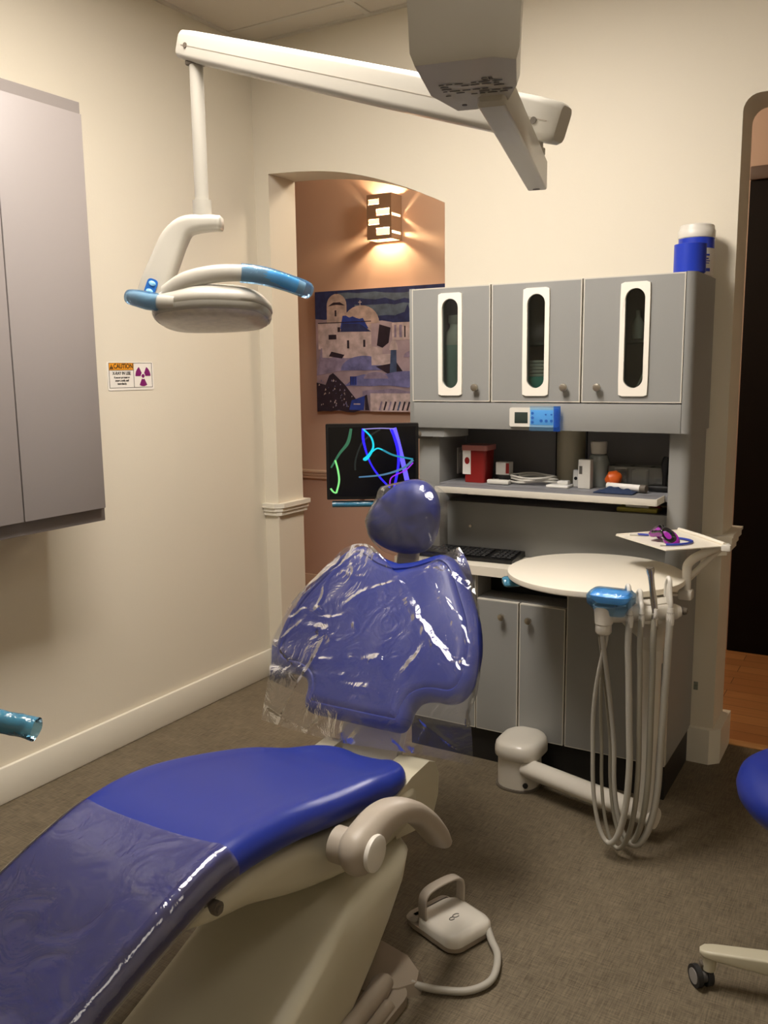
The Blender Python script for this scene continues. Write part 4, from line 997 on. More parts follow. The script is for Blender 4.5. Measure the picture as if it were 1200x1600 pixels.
# ================================================================== FOOT CONTROL
def pedal():
    c = Vector((-.93, 1.86, 0)); a = math.radians(19)
    ex = Vector((math.cos(math.radians(40)), math.sin(math.radians(40)), 0)); 
    ex = (Vector((-.82, 1.885, 0))-Vector((-.871, 1.748, 0))).normalized(); ey = Vector((-ex.y, ex.x, 0))
    c = Vector((-.912, 1.835, 0))
    t = thing('foot_control', 'white foot pedal with grey carrying handle on the floor beside the chair', 'foot pedal', c)
    F = lambda u, v, z: c+ex*u+ey*v+Vector((0, 0, z))
    bm = BM(); loft(bm, [[F(u, v, z) for u, v in rrect(-.075+o, .075-o, -.095+o, .095-o, .035)] for z, o in ((.0, .006), (.008, 0), (.018, .001))]); obj('base_ring', bm, M['plate'], t, 40)
    bm = BM(); loft(bm, [[F(u, v, z) for u, v in rrect(-.074+o, .074-o, -.094+o, .05, .03)] for z, o in ((.0185, .0), (.034, .001), (.042, .006), (.046, .016))]); obj('body', bm, M['white2'], t, 40)
    bm = BM(); loft(bm, [[F(u, v, z) for u, v in rrect(-.072+o, .072-o, .0505, .094-o, .02)] for z, o in ((.0185, .0), (.026, .004), (.031, .014))]); obj('toe_disc', bm, M['grey'], t, 40)
    bm = BM(); hp_ = [F(-.065, .025, .044), F(-.066, .025, .085), F(-.058, .025, .106), F(-.03, .025, .116), F(.03, .025, .116), F(.058, .025, .106), F(.066, .025, .085), F(.065, .025, .044)]
    tube(bm, hp_, .0035, 10, 5, squash=3.6, side=None if False else None); bm.free()
    bm = BM(); q = catmull(hp_, 5); rings = []
    for i, p in enumerate(q):
        tt = (q[min(i+1, len(q)-1)]-q[max(i-1, 0)]).normalized(); N = tt.cross(ey).normalized()
        rings.append([p+N*a_+ey*b_ for a_, b_ in rrect(-.0035, .0035, -.014, .014, .003, 3)])
    loft(bm, rings); obj('handle', bm, M['grey'], t, 40)
    bm = BM(); 
    for k, (u, v, s) in enumerate(((-.012, -.025, .008), (.004, -.022, .010))):
        tube(bm, [F(u+s*math.cos(a_), v+s*.6*math.sin(a_), .0465) for a_ in [i*PI/6 for i in range(11)]], .0012, 6)
    obj('emblem', bm, M['ink'], t)
    bm = BM(); tube(bm, [F(.06, -.075, .022), (-.79, 1.825, .016), (-.755, 1.781, .012), (-.735, 1.700, .012), (-.765, 1.640, .012), (-.83, 1.605, .014), (-.885, 1.59, .018)], .0095, 12, 8, squash=.9)
    obj('cord', bm, M['hose'], t, 60)
pedal()

# ================================================================== DELIVERY ARM
def delivery():
    t = thing('delivery_stand', 'white swing-out delivery stand with round base post, column and instrument holder', 'dental delivery stand', (-1.06, 2.62, 0))
    bm = BM(); prism(bm, rrect(-1.134, -.984, 2.594, 2.755, .065, 8), lambda u, v: (u, v, 0), lambda u, v: (u, v, .006)); prism(bm, rrect(-1.132, -.986, 2.596, 2.753, .064, 8), lambda u, v: (u, v, .006), lambda u, v: (u, v, .0075)); obj('base_foot', bm, M['greyd'], t)
    bm = BM(); prism(bm, rrect(-1.128, -.990, 2.600, 2.75, .062, 8), lambda u, v: (u, v, .008), lambda u, v: (u, v, .115)); obj('post', bm, M['white2'], t)
    bm = BM(); loft(bm, [[Vector((u, v, z)) for u, v in rrect(-1.137+o, -.978-o, 2.590+o, 2.778-o*.5, .066-o*.8, 8)] for z, o in ((.110, .004), (.114, 0), (.138, .0), (.152, .003), (.160, .009), (.165, .020), (.167, .04))]); obj('post_cap', bm, M['white2'], t, 50)
    bm = BM(); cyl(bm, (-1.01, 2.606, .03), (-1.01, 2.600, .03), .009, 16); obj('cap_screw', bm, M['black'], t)
    bm = BM(); tube(bm, [(-1.02, 2.63, .082), (-.80, 2.565, .083), (-.560, 2.495, .084)], .031, 20, 5, squash=1.0, square=.75); obj('swing_arm', bm, M['white2'], t, 50)
    bm = BM(); cyl(bm, (-.588, 2.50, .09), (-.588, 2.50, .56), .027, 24); cyl(bm, (-.588, 2.50, .56), (-.588, 2.50, .60), .031, 24); obj('column', bm, M['white2'], t)
    bm = BM(); loft(bm, [[Vector((-.590+dx_+a*math.cos(q), 2.50+dy_+b*math.sin(q), z)) for q in [2*PI*j/24 for j in range(24)]] for z, a, b, dx_, dy_ in ((.60, .034, .034, 0, 0), (.63, .036, .038, 0, -.004), (.672, .058, .058, -.01, -.035), (.706, .075, .072, -.012, -.06), (.7595, .070, .070, -.010, -.05))]); obj('head_bracket', bm, M['white2'], t, 50)
    bar0, bar1 = Vector((-.685, 2.325, .727)), Vector((-.512, 2.425, .737))
    bm = BM(); cyl(bm, bar0, bar1, .0215, 24); bar = obj('holder_bar', bm, M['white2'], t)
    bm = BM(); cyl(bm, bar1, bar1+(bar1-bar0).normalized()*.014, .0215, 24, r2=.014); obj('bar_end', bm, M['white'], t)
    bm = BM(); p = bar1+(bar1-bar0).normalized()*.024; cyl(bm, bar1+(bar1-bar0).normalized()*.010, p, .006, 12); lathe(bm, [(.001, -.010), (.008, -.008), (.011, 0), (.008, .008), (.001, .010)], p, 'X', 14); obj('lock_knob', bm, M['greyd'], t)
    # left drop pod with blue wrapped keypad
    c = bar0+Vector((.005, -.002, 0))
    bm = BM(); lathe(bm, [(.001, -.052), (.018, -.050), (.022, -.044), (.022, -.022), (.024, -.020), (.026, .01), (.030, .03), (.001, .03)], c, n=28); obj('hose_manifold', bm, M['white2'], t)
    c = c+Vector((.012, .006, .010))
    bm = BM(); loft(bm, [[c+Vector((.003+u, v-.0, z)) for u, v in rrect(-.052+o, .056-o, -.036+o, .036-o, .02)] for z, o in ((.030, .012), (.042, .002), (.052, .0), (.060, .006))]); kp = obj('touchpad', bm, M['bluef'], t, 40)
    bm = BM(); rings = []
    for z, o in ((-.004, .018), (.012, .010), (.030, -.004), (.052, -.006), (.064, .004), (.066, .03)):
        rings.append([c+Vector((.003+u+.004*noise.noise(Vector((u*60, v*60, z*40))), v+.004*noise.noise(Vector((v*50, u*40, z*60+7))), z)) for u, v in rrect(-.054+o, .058-o, -.038+o, .038-o, .02 if o < .02 else .005)])
    loft(bm, rings, cap=False); obj('film_wrap', bm, M['bfilm'], kp, 60)
    return bar0, bar1
B0, B1 = delivery()
bd = (B1-B0).normalized(); bn = Vector((bd.y, -bd.x, 0))   # bn points to the front right of the bar
# holders and instruments
def hook(p, h, w_, name='holder_hook'):
    """open C holder clipped on the bar: a slim disc with a groove, upright"""
    bm = BM()
    ring = []
    q = catmull([p+bn*.020+Vector((0, 0, -.012)), p+bn*.027+Vector((0, 0, .012)), p+bn*.018+Vector((0, 0, h*.55)), p+bn*.010+Vector((0, 0, h*.95)), p-bn*.004+Vector((0, 0, h)), p-bn*.016+Vector((0, 0, h*.72)), p-bn*.020+Vector((0, 0, h*.35))], 5)
    tube(bm, q, .0062, 10); 
    rings = [[p+bn*(.004+.019*math.cos(a))+bd*s+Vector((0, 0, h*.55+h*.42*math.sin(a))) for a in [2*PI*j/20 for j in range(20)]] for s in (-.002, .002)]
    loft(bm, rings)
    return bm
specs = [(.34, .068, .0092, 'wide suction hose hanging from the leftmost holder clip'), (.50, .052, .0075, 'thin instrument hose hanging from the second holder clip'), (.68, .050, .0085, 'hose of the upright metal handpiece, third on the bar'), (.89, .082, .0100, 'thickest grey suction hose on the rightmost holder clip')]
hosespec = [
    [(-.585, .0), (-.598, .40), (-.602, .20), (-.628, .075), (-.672, .035)],
    [], [], []]
for i, (f, h, rad, lab) in enumerate(specs):
    p = B0.lerp(B1, f)+Vector((0, 0, .012))
    t = thing('instrument_hose', lab, 'dental hose', (p.x, p.y, .0), 'instrument hoses on the delivery stand')
    if i != 2:
        obj('holder_clip', hook(p, h, .02), M['white'], t, 50)
    else:
        bm = BM(); a0 = p+bn*.026; a1 = a0+Vector((-.014, -.012, .115))
        tube(bm, [a0+Vector((0, 0, -.05)), a0, a0.lerp(a1, .3), a0.lerp(a1, .6), a0.lerp(a1, .85), a1, a1+(a1-a0).normalized()*.006], [.009, .0085, .0095, .0075, .0085, .0115, .0115], 16)
        hpz = obj('handpiece', bm, M['steel'], t, 50)
        bm = BM(); d_ = (a1-a0).normalized(); cyl(bm, a1+d_*.006, a1+d_*.0065, .009, 16); obj('handpiece_bore', bm, M['greyd'], hpz)
        bm = BM(); tube(bm, [p+bn*.01+Vector((0, 0, -.02)), p+bn*.035+Vector((0, 0, -.014)), p+bn*.036+Vector((0, 0, .008))], .006, 10, 4); obj('holder_clip', bm, M['white'], t, 50)
    # swivel end and hose loop
    s0 = p+bn*.027+Vector((0, 0, -.005))
    m0 = B0+Vector((.005+.008*math.cos(i*1.6), -.002+.008*math.sin(i*1.6), -.052))
    low = [.052, .030, .038, .045][i]
    dx = [0, .012, .022, .045][i]; lx = [-.705, -.690, -.660, -.668][i]; ly = [2.36, 2.40, 2.44, 2.39][i]
    xr = s0.x; yr = s0.y
    cxm = (xr+lx)/2+dx*.2; 
    xr3 = [-.600, -.580, -.556, -.532][i]; xl3 = [-.712, -.694, -.676, -.655][i]; yr3 = [2.335, 2.355, 2.375, 2.395][i]; yl3 = [2.36, 2.385, 2.41, 2.375][i]
    pts = [s0, (xr-.001, yr-.006, s0.z-.08)]
    for k in range(1, 5): f_ = k/5; pts.append((xr+(xr3-xr)*f_, yr-.006+(yr3-yr+.006)*f_, s0.z-.08+(.32-s0.z+.08)*f_))
    for k in range(0, 13):
        a = PI*k/12; f_ = (1-math.cos(a))/2
        pts.append((xr3+(xl3-xr3)*f_, yr3+(yl3-yr3)*f_, .32-(.32-low)*math.sin(a)**.9))
    for k in range(1, 5): f_ = k/5; g_ = f_**1.8; pts.append((xl3+(m0.x-xl3)*g_-.006*math.sin(PI*f_), yl3+(m0.y-yl3)*g_, .32+(m0.z-.02-.32)*f_))
    pts += [m0+Vector((0, 0, -.012)), m0]
    bm = BM(); tube(bm, pts, [rad]*11+[rad*.9, rad*.8, rad*.72]+[rad*.66]*(len(pts)-14), 12, 5); obj('hose', bm, M['hose'] if i in (0, 3) else M['hosed'], t, 60)
    bm = BM(); tube(bm, [s0+Vector((0, 0, .012)), s0+Vector((0, 0, -.01)), s0+Vector((0, -.002, -.035))], [rad*.8, rad*1.12, rad*1.05], 14); obj('swivel', bm, M['white'] if i != 2 else M['steel'], t, 50)

# round table top
t = thing('round_table', 'white round work surface on the delivery stand', 'table top', (-.795, 2.618, .74))
bm = BM(); lathe(bm, [(.001, 0), (.262, 0), (.266, .003), (.267, .010), (.266, .018), (.262, .0205), (.001, .0205)], (-.795, 2.608, .764), n=96); obj('tabletop', bm, M['top'], t, 40)
bm = BM(); prism(bm, rrect(-.86, -.60, 2.54, 2.66, .03), lambda u, v: (u, v, .752), lambda u, v: (u, v, .7635)); obj('support_bracket', bm, M['greyd'], t, 40)
bm = BM(); tube(bm, [(-.96, 2.60, .745), (-1.01, 2.555, .742), (-1.045, 2.52, .742)], [.010, .013, .015], 14, 4, squash=.6, side=(0, 0, 1)) if False else tube(bm, [(-.96, 2.60, .742), (-1.01, 2.56, .740), (-1.048, 2.525, .740)], [.016, .018, .017], 14, 4, squash=.45)
hd = obj('side_handle', bm, M['white'], t, 50)
bm = BM(); tube(bm, [(-1.022, 2.549, .740), (-1.052, 2.521, .740), (-1.060, 2.514, .740)], [.0215, .021, .014], 14, 2, squash=.5, cap=False); obj('film_wrap', bm, M['cfilm'], hd, 50)

# tray arm and tray
t = thing('tray_arm', 'bent white tube arm holding the small tray right of the round table', 'support arm', (-.525, 2.63, .72))
bm = BM(); box(bm, (-.548, 2.612, .722), (-.508, 2.652, .752), .006); box(bm, (-.575, 2.60, .735), (-.545, 2.625, .742), .002); obj('clamp_block', bm, M['white2'], t)
bm = BM(); tube(bm, [(-.528, 2.632, .752), (-.528, 2.632, .80), (-.527, 2.636, .825), (-.510, 2.655, .845), (-.475, 2.70, .862), (-.455, 2.73, .868)], .0135, 16, 5); obj('tube', bm, M['white2'], t, 60)
bm = BM(); tube(bm, [(-.535, 2.70, .772), (-.49, 2.74, .822), (-.458, 2.76, .858)], .0085, 12, 3); obj('brace', bm, M['white2'], t, 60)
bm = BM(); box(bm, (-.470, 2.715, .862), (-.430, 2.755, .877), .003); obj('mount', bm, M['white'], t)
def tray():
    t = thing('instrument_tray', 'small white tray with raised back rim holding purple goggles', 'tray', (-.6, 2.7, .88))
    z = .878
    A, B_, C_, D_ = Vector((-.765, 2.716, z)), Vector((-.572, 2.548, z)), Vector((-.432, 2.690, z)), Vector((-.607, 2.884, z))
    bm = BM(); rings = []
    out = [A, B_, B_.lerp(C_, .12)+Vector((0, 0, 0)), C_, D_]
    prism(bm, [(p.x, p.y) for p in (A, A.lerp(B_, .9), B_, C_, D_)], lambda u, v: (u, v, z), lambda u, v: (u, v, z+.003))
    obj('tray_plate', bm, M['top'], t, 30)
    bm = BM(); tube(bm, [C_+Vector((-.004, 0, .006)), C_.lerp(D_, .5)+Vector((0, 0, .007)), D_+Vector((0, -.004, .006))], .006, 10, 2, squash=1.2); obj('back_rim', bm, M['top'], t, 50)
    bm = BM(); tube(bm, [A+Vector((.003, 0, .004)), D_.lerp(A, .5)+Vector((.002, 0, .004)), D_+Vector((0, -.004, .004))], .003, 8, 2); obj('side_rim', bm, M['top'], t, 50)
    bm = BM(); box(bm, (C_.x-.012, C_.y-.014, z-.012), (C_.x+.014, C_.y+.010, z+.006), .003); obj('corner_clip', bm, M['white'], t, 40)
tray()
def goggles():
    t = thing('goggles', 'purple framed safety goggles with dark lens lying on the small tray', 'goggles', (-.60, 2.66, .881))
    c = Vector((-.604, 2.655, .905)); ex = Vector((.84, -.42, -.26)).normalized(); ff = Vector((.22, -.72, .62)); ff = (ff-ex*ff.dot(ex)).normalized(); ez_ = ff.cross(ex); ez_ = ez_ if ez_.z > 0 else -ez_; ey_ = ff
    # ey_ looks away or towards the viewer; front = -y side
    fr_ = ff
    ol = [(-.062, -.004), (-.058, .018), (-.035, .023), (0, .020), (.035, .021), (.058, .014), (.062, -.004), (.052, -.020), (.025, -.022), (.010, -.012), (-.010, -.012), (-.028, -.021), (-.052, -.020)]
    ol = [(p.x, p.y) for p in catmull([Vector((a, b, 0)) for a, b in ol], 4, True)]
    F = lambda u, v, w_, s: c+ex*(u*s*.80)+ez_*(v*s)+fr_*(w_-8*(u*.8)**2)
    bm = BM(); loft(bm, [[F(u, v, w_, s) for u, v in ol] for w_, s in ((.000, .99), (.004, 1.02), (.012, 1.0), (.016, .90), (.0165, .84))], cap=True); obj('frame', bm, M['purple'], t, 50)
    bm = BM(); loft(bm, [[F(u, v, w_, s) for u, v in ol] for w_, s in ((.016, .86), (.021, .82), (.0245, .5), (.0255, .02))]); obj('lens', bm, M['lensb'], t, 60)
    bm = BM(); a = F(-.062, 0, 0, 1); tube(bm, [a, a+Vector((.006, .012, -.006)), a+Vector((.015, .018, -.018)), a+Vector((.028, .012, -.022))], .0035, 8, 4); a = F(.062, 0, 0, 1); tube(bm, [a, a+Vector((-.01, -.004, -.004)), a+Vector((-.03, -.012, -.004))], .003, 8, 4); obj('temple', bm, M['purple'], t, 50)
    bm = BM(); tube(bm, [(-.700, 2.730, .886), (-.665, 2.735, .886), (-.61, 2.730, .886), (-.555, 2.715, .886), (-.528, 2.69, .886), (-.532, 2.655, .886), (-.555, 2.62, .886), (-.585, 2.603, .886)], .0036, 8, 6); st = obj('neck_cord', bm, M['cord'], t, 60)
    bm = BM(); cyl(bm, (-.722, 2.722, .885), (-.698, 2.730, .885), .0034, 8); cyl(bm, (-.585, 2.603, .885), (-.600, 2.598, .885), .0034, 8); obj('cord_end', bm, M['cable'], st)
goggles()

# ================================================================== OVERHEAD LIGHT
def at_arm():
    # rigid arm, flex arm, lamp head
    D = Vector((-.258, .966, 0)).normalized(); E = Vector((D.y, -D.x, 0))
    t = thing('overhead_lamp', 'white ceiling-mounted dental operating lamp with jointed arms over the chair', 'dental lamp', (-.48, 1.06, CEIL))
    # mount housing
    pl = [(-.522, .963), (-.427, .984), (-.409, 1.008), (-.449, 1.093), (-.501, 1.182), (-.566, 1.165)]
    pl = [(-.527, .960), (-.430, .982), (-.4095, 1.006), (-.447, 1.10), (-.500, 1.183), (-.566, 1.166), (-.566, 1.08)]
    cx = sum(p[0] for p in pl)/len(pl); cy = sum(p[1] for p in pl)/len(pl)
    def ring(z, s): return [Vector((cx+(u-cx)*s, cy+(v-cy)*s, z)) for u, v in pl]
    bm = BM(); loft(bm, [ring(1.75, .93), ring(1.762, 1.0), ring(1.80, 1.02), ring(1.86, 1.07), ring(1.95, 1.05), ring(2.08, 1.0), ring(2.10, .9)])
    bevelall(bm, .012, 3, 24); hs = obj('mount_housing', bm, M['lampw'], t, 50)
    bm = BM(); loft(bm, [ring(1.868, 1.075), ring(1.8695, 1.078), ring(1.871, 1.075)]); obj('seam', bm, M['edge'], hs, 50)
    bm = BM(); cyl(bm, (cx, cy, 2.09), (cx, cy, CEIL-.005), .04, 28); obj('ceiling_post', bm, M['lampw'], t)
    # rating label printed under the housing
    bm = BM()
    def put(tt): me = bpy.data.meshes.new('x'); tt.to_mesh(me); tt.free(); bm.from_mesh(me); bpy.data.meshes.remove(me)
    zl = 1.7493
    ex_ = Vector((.965, .26, 0)); ey_ = Vector((.26, -.965, 0))
    o = Vector((-.502, 1.085, zl))
    FM = lambda u, v: frame_mtx(o+ex_*u+ey_*v, ex_, ey_)
    put(text_bm('CE', .012, FM(.022, .040), 0, .0002))
    random.seed(3)
    for r in range(6):
        v = .028-.009*r; u = -.040
        while u < .036:
            l = random.uniform(.004, .014)
            if random.random() < .8:
                q = [o+ex_*a_+ey_*b_ for a_, b_ in ((u, v), (u+l, v), (u+l, v+.004), (u, v+.004))]
                f = bm.faces.new([bm.verts.new(x) for x in q])
            u += l+.003
    obj('rating_label', bm, M['ink'], hs, 0)
    bm = BM(); 
    for u, v in ((-.024, -.062), (.030, -.062)):
        q = o+ex_*u+ey_*v; cyl(bm, q+Vector((0, 0, .004)), q, .0035, 12)
    obj('screw', bm, M['greyd'], hs)
    # rigid arm
    a0 = Vector((-.495, 1.12, 1.765)); a1 = Vector((-.646, 1.685, 1.765))
    d = (a1-a0).normalized(); e = Vector((d.y, -d.x, 0))
    def bar(p0, p1, w_, h_, r=.008, taper=1.0, ew=None):
        dd = (p1-p0).normalized(); ee = Vector((dd.y, -dd.x, 0)).normalized(); uu = ee.cross(dd).normalized()
        if uu.z < 0: uu = -uu
        return [[p+ee*u*s+uu*v*s2 for u, v in rrect(-w_, w_, -h_, h_, r, 5)] for p, s, s2 in ((p0, .8, .8), (p0+dd*.006, 1, 1), (p1-dd*.006, taper, 1), (p1, .8*taper, .86))]
    bm = BM(); loft(bm, bar(a0, a1, .0185, .027, .004)); ra = obj('rigid_arm', bm, M['lampw'], t, 40)
    bm = BM(); q = a1+Vector((0, 0, -.0275))-d*.02; cyl(bm, q, q+Vector((0, 0, -.0006)), .007, 12); obj('arm_screw', bm, M['greyd'], ra)
    # vertical knuckle
    kx = Vector((-.628, 1.625, 0))
    bm = BM(); cyl(bm, (kx.x, kx.y, 1.792), (kx.x, kx.y, 1.835), .014, 20); cyl(bm, (kx.x, kx.y, 1.79), (kx.x, kx.y, 1.80), .018, 20); obj('knuckle', bm, M['lampw'], t)
    # flex arm
    f0 = Vector((-.575, 1.622, 1.835)); f1 = Vector((-1.552, 1.706, 2.172))
    dd = (f1-f0).normalized(); ee = Vector((dd.y, -dd.x, 0)).normalized(); uu = ee.cross(dd); uu = uu if uu.z > 0 else -uu
    secs = [(-.0, .82, .032), (.006, .95, .0345), (.05, 1, .0365), (.30, 1, .0375), (.70, 1, .036), (.95, 1, .034), (.994, .95, .032), (1.0, .80, .028)]
    L_ = (f1-f0).length; rings = []
    for s, k_, h_ in [(0, .82, .030), (.008, .97, .0345), (.05, 1, .037), (.35, 1, .038), (.75, 1, .0355), (.96, 1, .033), (.992, .96, .031), (1.0, .8, .027)]:
        p = f0.lerp(f1, s); rings.append([p+ee*u*k_+uu*v for u, v in rrect(-.026, .026, -h_, h_, .013, 6)])
    bm = BM(); loft(bm, rings); fa = obj('flex_arm', bm, M['lampw'], t, 45)
    front = -1 if (ee.y > 0) else 1
    bm = BM(); rings = []
    for s in (.02, .98):
        p = f0.lerp(f1, s)+ee*front*.0262-uu*.002; rings.append([p+ee*u+uu*v for u, v in ((-.0004, -.0007), (.0004, -.0007), (.0004, .0007), (-.0004, .0007))])
    loft(bm, rings); obj('seam', bm, M['grey'], fa, 0)
    for s, v in ((.045, -.006), (.965, -.002)):
        p = f0.lerp(f1, s)+ee*front*.025+uu*v; bm = BM(); cyl(bm, p, p+ee*front*.0025, .0062, 16); obj('pivot_pin', bm, M['greyd'], fa)
    # drop tube
    tx, ty = -1.512, 1.703
    bm = BM(); cyl(bm, (tx, ty, 1.79), (tx, ty, 2.142), .0165, 24); cyl(bm, (tx, ty, 1.775), (tx, ty, 1.812), .0225, 24); obj('drop_tube', bm, M['lampw'], t)
    bm = BM(); box(bm, (tx-.02, ty-.018, 2.118), (tx+.035, ty+.018, 2.131), .004); obj('tube_joint', bm, M['greyd'], t)
    # yoke, seen in the plane facing the chair
    V = Vector((-.866, -.5, 0)).normalized()   # towards the left of the picture
    Yp = [(tx, ty, 1.757)]
    pts = [(-1.462, 1.712, 1.757), (-1.490, 1.70, 1.758), (-1.535, 1.672, 1.757), (-1.560, 1.655, 1.735), (-1.572, 1.640, 1.69), (-1.590, 1.615, 1.62), (-1.603, 1.600, 1.560)]
    pts = [(-1.470, 1.725, 1.757), (-1.500, 1.708, 1.758), (-1.545, 1.683, 1.752), (-1.571, 1.667, 1.722), (-1.590, 1.651, 1.67), (-1.610, 1.633, 1.61), (-1.621, 1.622, 1.562)]
    Q = catmull(pts, 6); hw = [v.x for v in catmull([Vector((x, 0, 0)) for x in (.017, .019, .024, .031, .034, .036, .036)], 6)]
    S_ = Vector((.5, -.866, 0)); rings = []
    for i, p in enumerate(Q):
        tt = (Q[min(i+1, len(Q)-1)]-Q[max(i-1, 0)]).normalized(); N = tt.cross(S_).normalized()
        s = .85 if i in (0, len(Q)-1) else 1
        rings.append([p+N*u*s+S_*v*s for u, v in rrect(-hw[i], hw[i], -.028, .028, min(.016, hw[i]*.8), 5)])
    bm = BM(); loft(bm, rings); yk = obj('yoke', bm, M['lampw'], t, 50)
    # blue switch pads on the yoke
    c0 = Vector((-1.613, 1.630, 1.605))+S_*.0285; N = (Vector(pts[-1])-Vector(pts[-3])).normalized(); W_ = N.cross(S_).normalized()
    bm = BM(); prism(bm, rrect(-.013, .013, -.021, .021, .009), lambda u, v: c0+W_*u+N*v-S_*.002, lambda u, v: c0+W_*u+N*v+S_*.002); sw_ = obj('switch_pad', bm, M['btn'], yk, 40)
    for v0 in (-.010, .010):
        bm = BM(); prism(bm, [(.009*math.cos(a*PI/8), .006*math.sin(a*PI/8)) for a in range(16)], lambda u, v: c0+W_*u+N*(v+v0)+S_*.002, lambda u, v: c0+W_*u*.8+N*(v*.8+v0)+S_*.0045); obj('switch_button', bm, M['skyb'], sw_, 60)
    # lamp head: tilted disc-like body
    hc = Vector((-1.450, 1.655, 1.546)); hx_ = Vector((.868, .475, .02)).normalized()
    hz = Vector((-.10, .17, 1)); hz = (hz-hx_*hz.dot(hx_)).normalized(); hy = hz.cross(hx_)
    hz2 = hz
    F = lambda u, v, z: hc+hx_*u+hy*v+hz*z
    # tilt the lens towards the chair: rotate about hx_
    rt_ = Matrix.Rotation(0, 3, hx_)
    def F(u, v, z): return hc+(rt_ @ (hx_*u*1.04+hy*v*1.12+hz*z*1.15))
    ol = [(-.135, -.02), (-.128, .05), (-.09, .088), (0, .10), (.09, .088), (.128, .05), (.135, -.02), (.115, -.075), (.07, -.098), (0, -.112), (-.07, -.098), (-.115, -.075)]
    ol = [(p.x, p.y) for p in catmull([Vector((a, b, 0)) for a, b in ol], 4, True)]
    bm = BM(); loft(bm, [[F(u*s, v*s, z) for u, v in ol] for z, s in ((-.006, .97), (0, 1.0), (.010, .985), (.024, .88), (.034, .70), (.040, .45), (.041, .02))]); obj('lamp_housing', bm, M['lampw'], t, 60)
    bm = BM(); loft(bm, [[F(u*s, v*s, z) for u, v in ol] for z, s in ((-.0065, .985), (-.014, .98), (-.020, .955), (-.022, .93))], cap=False); obj('lens_rim', bm, M['lens'], t, 50)
    bm = BM(); loft(bm, [[F(u*s, v*s, z) for u, v in ol] for z, s in ((-.018, .94), (-.026, .88), (-.030, .6), (-.031, .02))]); obj('lens', bm, mat('frosted_lens', '#cfc8b6', .3, var=.12, vscale=60, coat=.3), t, 60)
    # handles: a curved bow over the head ending in wrapped grips
    hpts = [F(-.085, -.075, .018), F(-.04, -.09, .036), F(.02, -.095, .047), F(.08, -.088, .050), F(.135, -.07, .047), F(.185, -.045, .038), F(.215, -.03, .030)]
    bm = BM(); tube(bm, hpts, [.020, .021, .020, .019, .018, .017, .015], 16, 5, squash=.6, side=(0, 0, 1)); hb_ = obj('handle_bow', bm, M['lampw'], t, 60)
    bm = BM(); tube(bm, [F(.085, -.088, .050), F(.135, -.07, .047), F(.185, -.045, .038), F(.222, -.028, .028), F(.232, -.022, .025)], [.022, .0215, .0205, .020, .012], 18, 5, squash=.72, side=(0, 0, 1)); obj('blue_wrap', bm, M['bfilm'], hb_, 60)
    bm = BM(); tube(bm, [F(.11, -.079, .049), F(.155, -.062, .045), F(.20, -.038, .034)], .0165, 14, 4, squash=.66, side=(0, 0, 1)); obj('grip', bm, M['cyanf'], hb_, 60)
    bm = BM(); tube(bm, [F(-.06, -.095, -.006), F(-.11, -.085, 0), F(-.15, -.065, .012), F(-.178, -.045, .022)], [.014, .016, .016, .013], 14, 5, squash=.6, side=(0, 0, 1)); lg = obj('left_grip', bm, M['lampw'], t, 60)
    bm = BM(); tube(bm, [F(-.10, -.090, -.003), F(-.125, -.082, .003), F(-.15, -.067, .012), F(-.178, -.047, .022), F(-.186, -.042, .025)], [.020, .021, .020, .017, .010], 16, 5, squash=.66, side=(0, 0, 1)); obj('blue_wrap', bm, M['bfilm'], lg, 60)
at_arm()

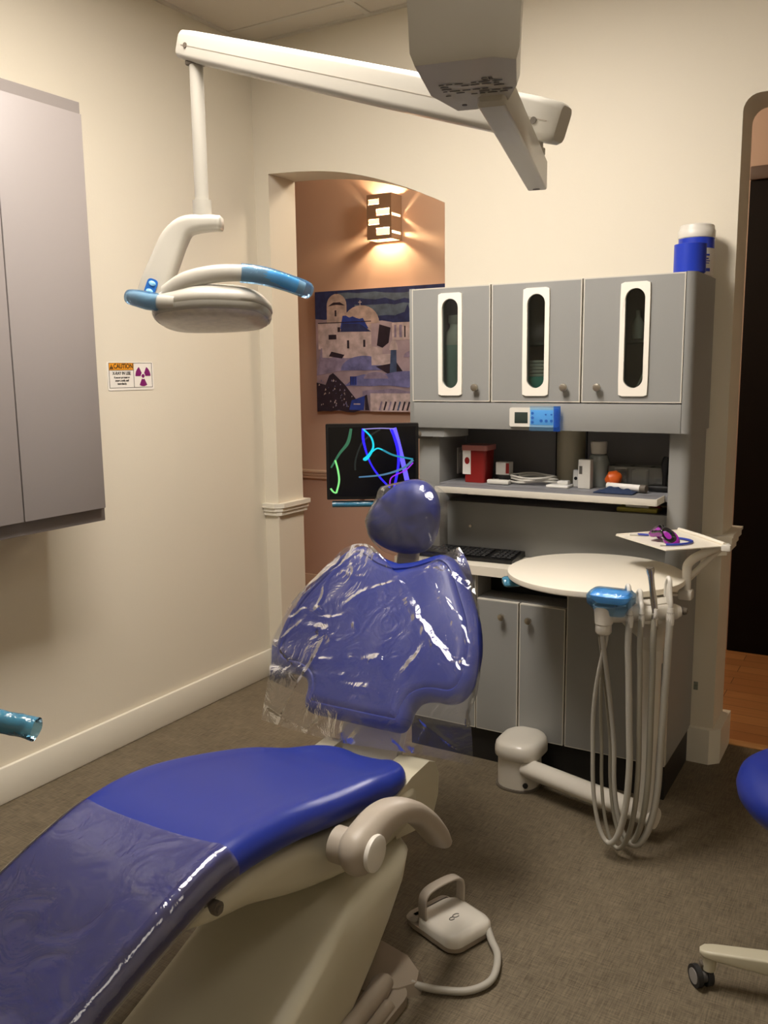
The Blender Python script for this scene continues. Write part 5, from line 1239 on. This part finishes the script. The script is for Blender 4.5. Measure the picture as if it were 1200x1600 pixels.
# ================================================================== STOOL (right edge) AND WRAPPED HANDLE (left edge)
def stool():
    c = Vector((-.05, 1.99, 0))
    t = thing('doctor_stool', 'blue cushioned stool with cream five-star base cut off at the right edge', 'stool', c)
    bm = BM(); lathe(bm, [(.001, .455), (.18, .455), (.205, .462), (.218, .48), (.222, .50), (.216, .522), (.195, .538), (.12, .545), (.001, .547)], c, n=56); obj('seat', bm, M['blue'], t, 60)
    bm = BM(); lathe(bm, [(.001, .44), (.15, .44), (.17, .4545), (.001, .4545)], c, n=40); obj('seat_plate', bm, M['greyd'], t)
    bm = BM(); cyl(bm, c+Vector((0, 0, .30)), c+Vector((0, 0, .44)), .014, 16); cyl(bm, c+Vector((0, 0, .08)), c+Vector((0, 0, .30)), .025, 20); obj('gas_lift', bm, M['chrome'], t)
    bm = BM(); lathe(bm, [(.001, .055), (.045, .055), (.05, .07), (.048, .105), (.03, .12), (.001, .12)], c, n=24); obj('hub', bm, M['cream'], t)
    a0 = math.atan2(-.112, -.25)
    a0 = math.atan2(1.935-1.99, -.315+.05)
    for k in range(5):
        a = a0+k*2*PI/5; d = Vector((math.cos(a), math.sin(a), 0)); s = Vector((-d.y, d.x, 0)); R = .262
        bm = BM(); rings = []
        for r_, w_, z0, z1 in ((.03, .026, .060, .110), (.15, .022, .068, .104), (.250, .020, .076, .098), (.270, .017, .078, .096), (.280, .008, .081, .093)):
            rings.append([c+d*r_+s*u+Vector((0, 0, v)) for u, v in rrect(-w_, w_, z0, z1, .006, 4)])
        loft(bm, rings); cyl(bm, c+d*(R-.004)+Vector((0, 0, .045)), c+d*(R-.004)+Vector((0, 0, .078)), .015, 16); obj('leg', bm, M['cream'], t, 40)
        bm = BM(); cc = c+d*(R+.012)+Vector((0, 0, .026)); w = Vector((-.75, -.66, 0)) if k == 0 else Vector((math.cos(a+1.2), math.sin(a+1.2), 0))
        w.normalize()
        cs_ = obj
        for o_ in (-.013, .013):
            cyl(bm, cc+w*(o_-.006), cc+w*(o_+.006), .0255, 28)
        wh = obj('caster_wheel', bm, M['rubber'], t, 40)
        bm = BM()
        cyl(bm, cc-w*.0075, cc+w*.0215 if False else cc+w*.0205, .0175, 24); cyl(bm, cc-w*.0205, cc+w*.0075, .0175, 24)
        obj('wheel_hub', bm, M['hub'], wh, 40)
        bm = BM(); tube(bm, [cc+Vector((0, 0, .015)), cc+Vector((0, 0, .030)), c+d*(R-.004)+Vector((0, 0, .052))], .009, 12); obj('caster_fork', bm, M['greyd'], t, 40)
stool()
t = thing('wrapped_handle', 'tube handle wrapped in blue film poking in at the left edge', 'handle', (-1.05, .72, .93))
bm = BM(); tube(bm, [(-1.20, .63, .955), (-1.09, .69, .944), (-1.02, .725, .930), (-1.008, .731, .926)], [.013, .0125, .012, .008], 16, 4); obj('tube', bm, M['greyd'], t, 60)
bm = BM(); rings = []
tube(bm, [(-1.20, .63, .955), (-1.09, .69, .944), (-1.02, .725, .930), (-.992, .738, .924)], [.0165, .016, .0155, .0165], 16, 6, cap=False)
for v in bm.verts: v.co += Vector((noise.noise(v.co*70), noise.noise(v.co*70+Vector((5, 0, 0))), noise.noise(v.co*70+Vector((0, 9, 0)))))*.0022
obj('blue_wrap', bm, M['cfilm'], t, 60)
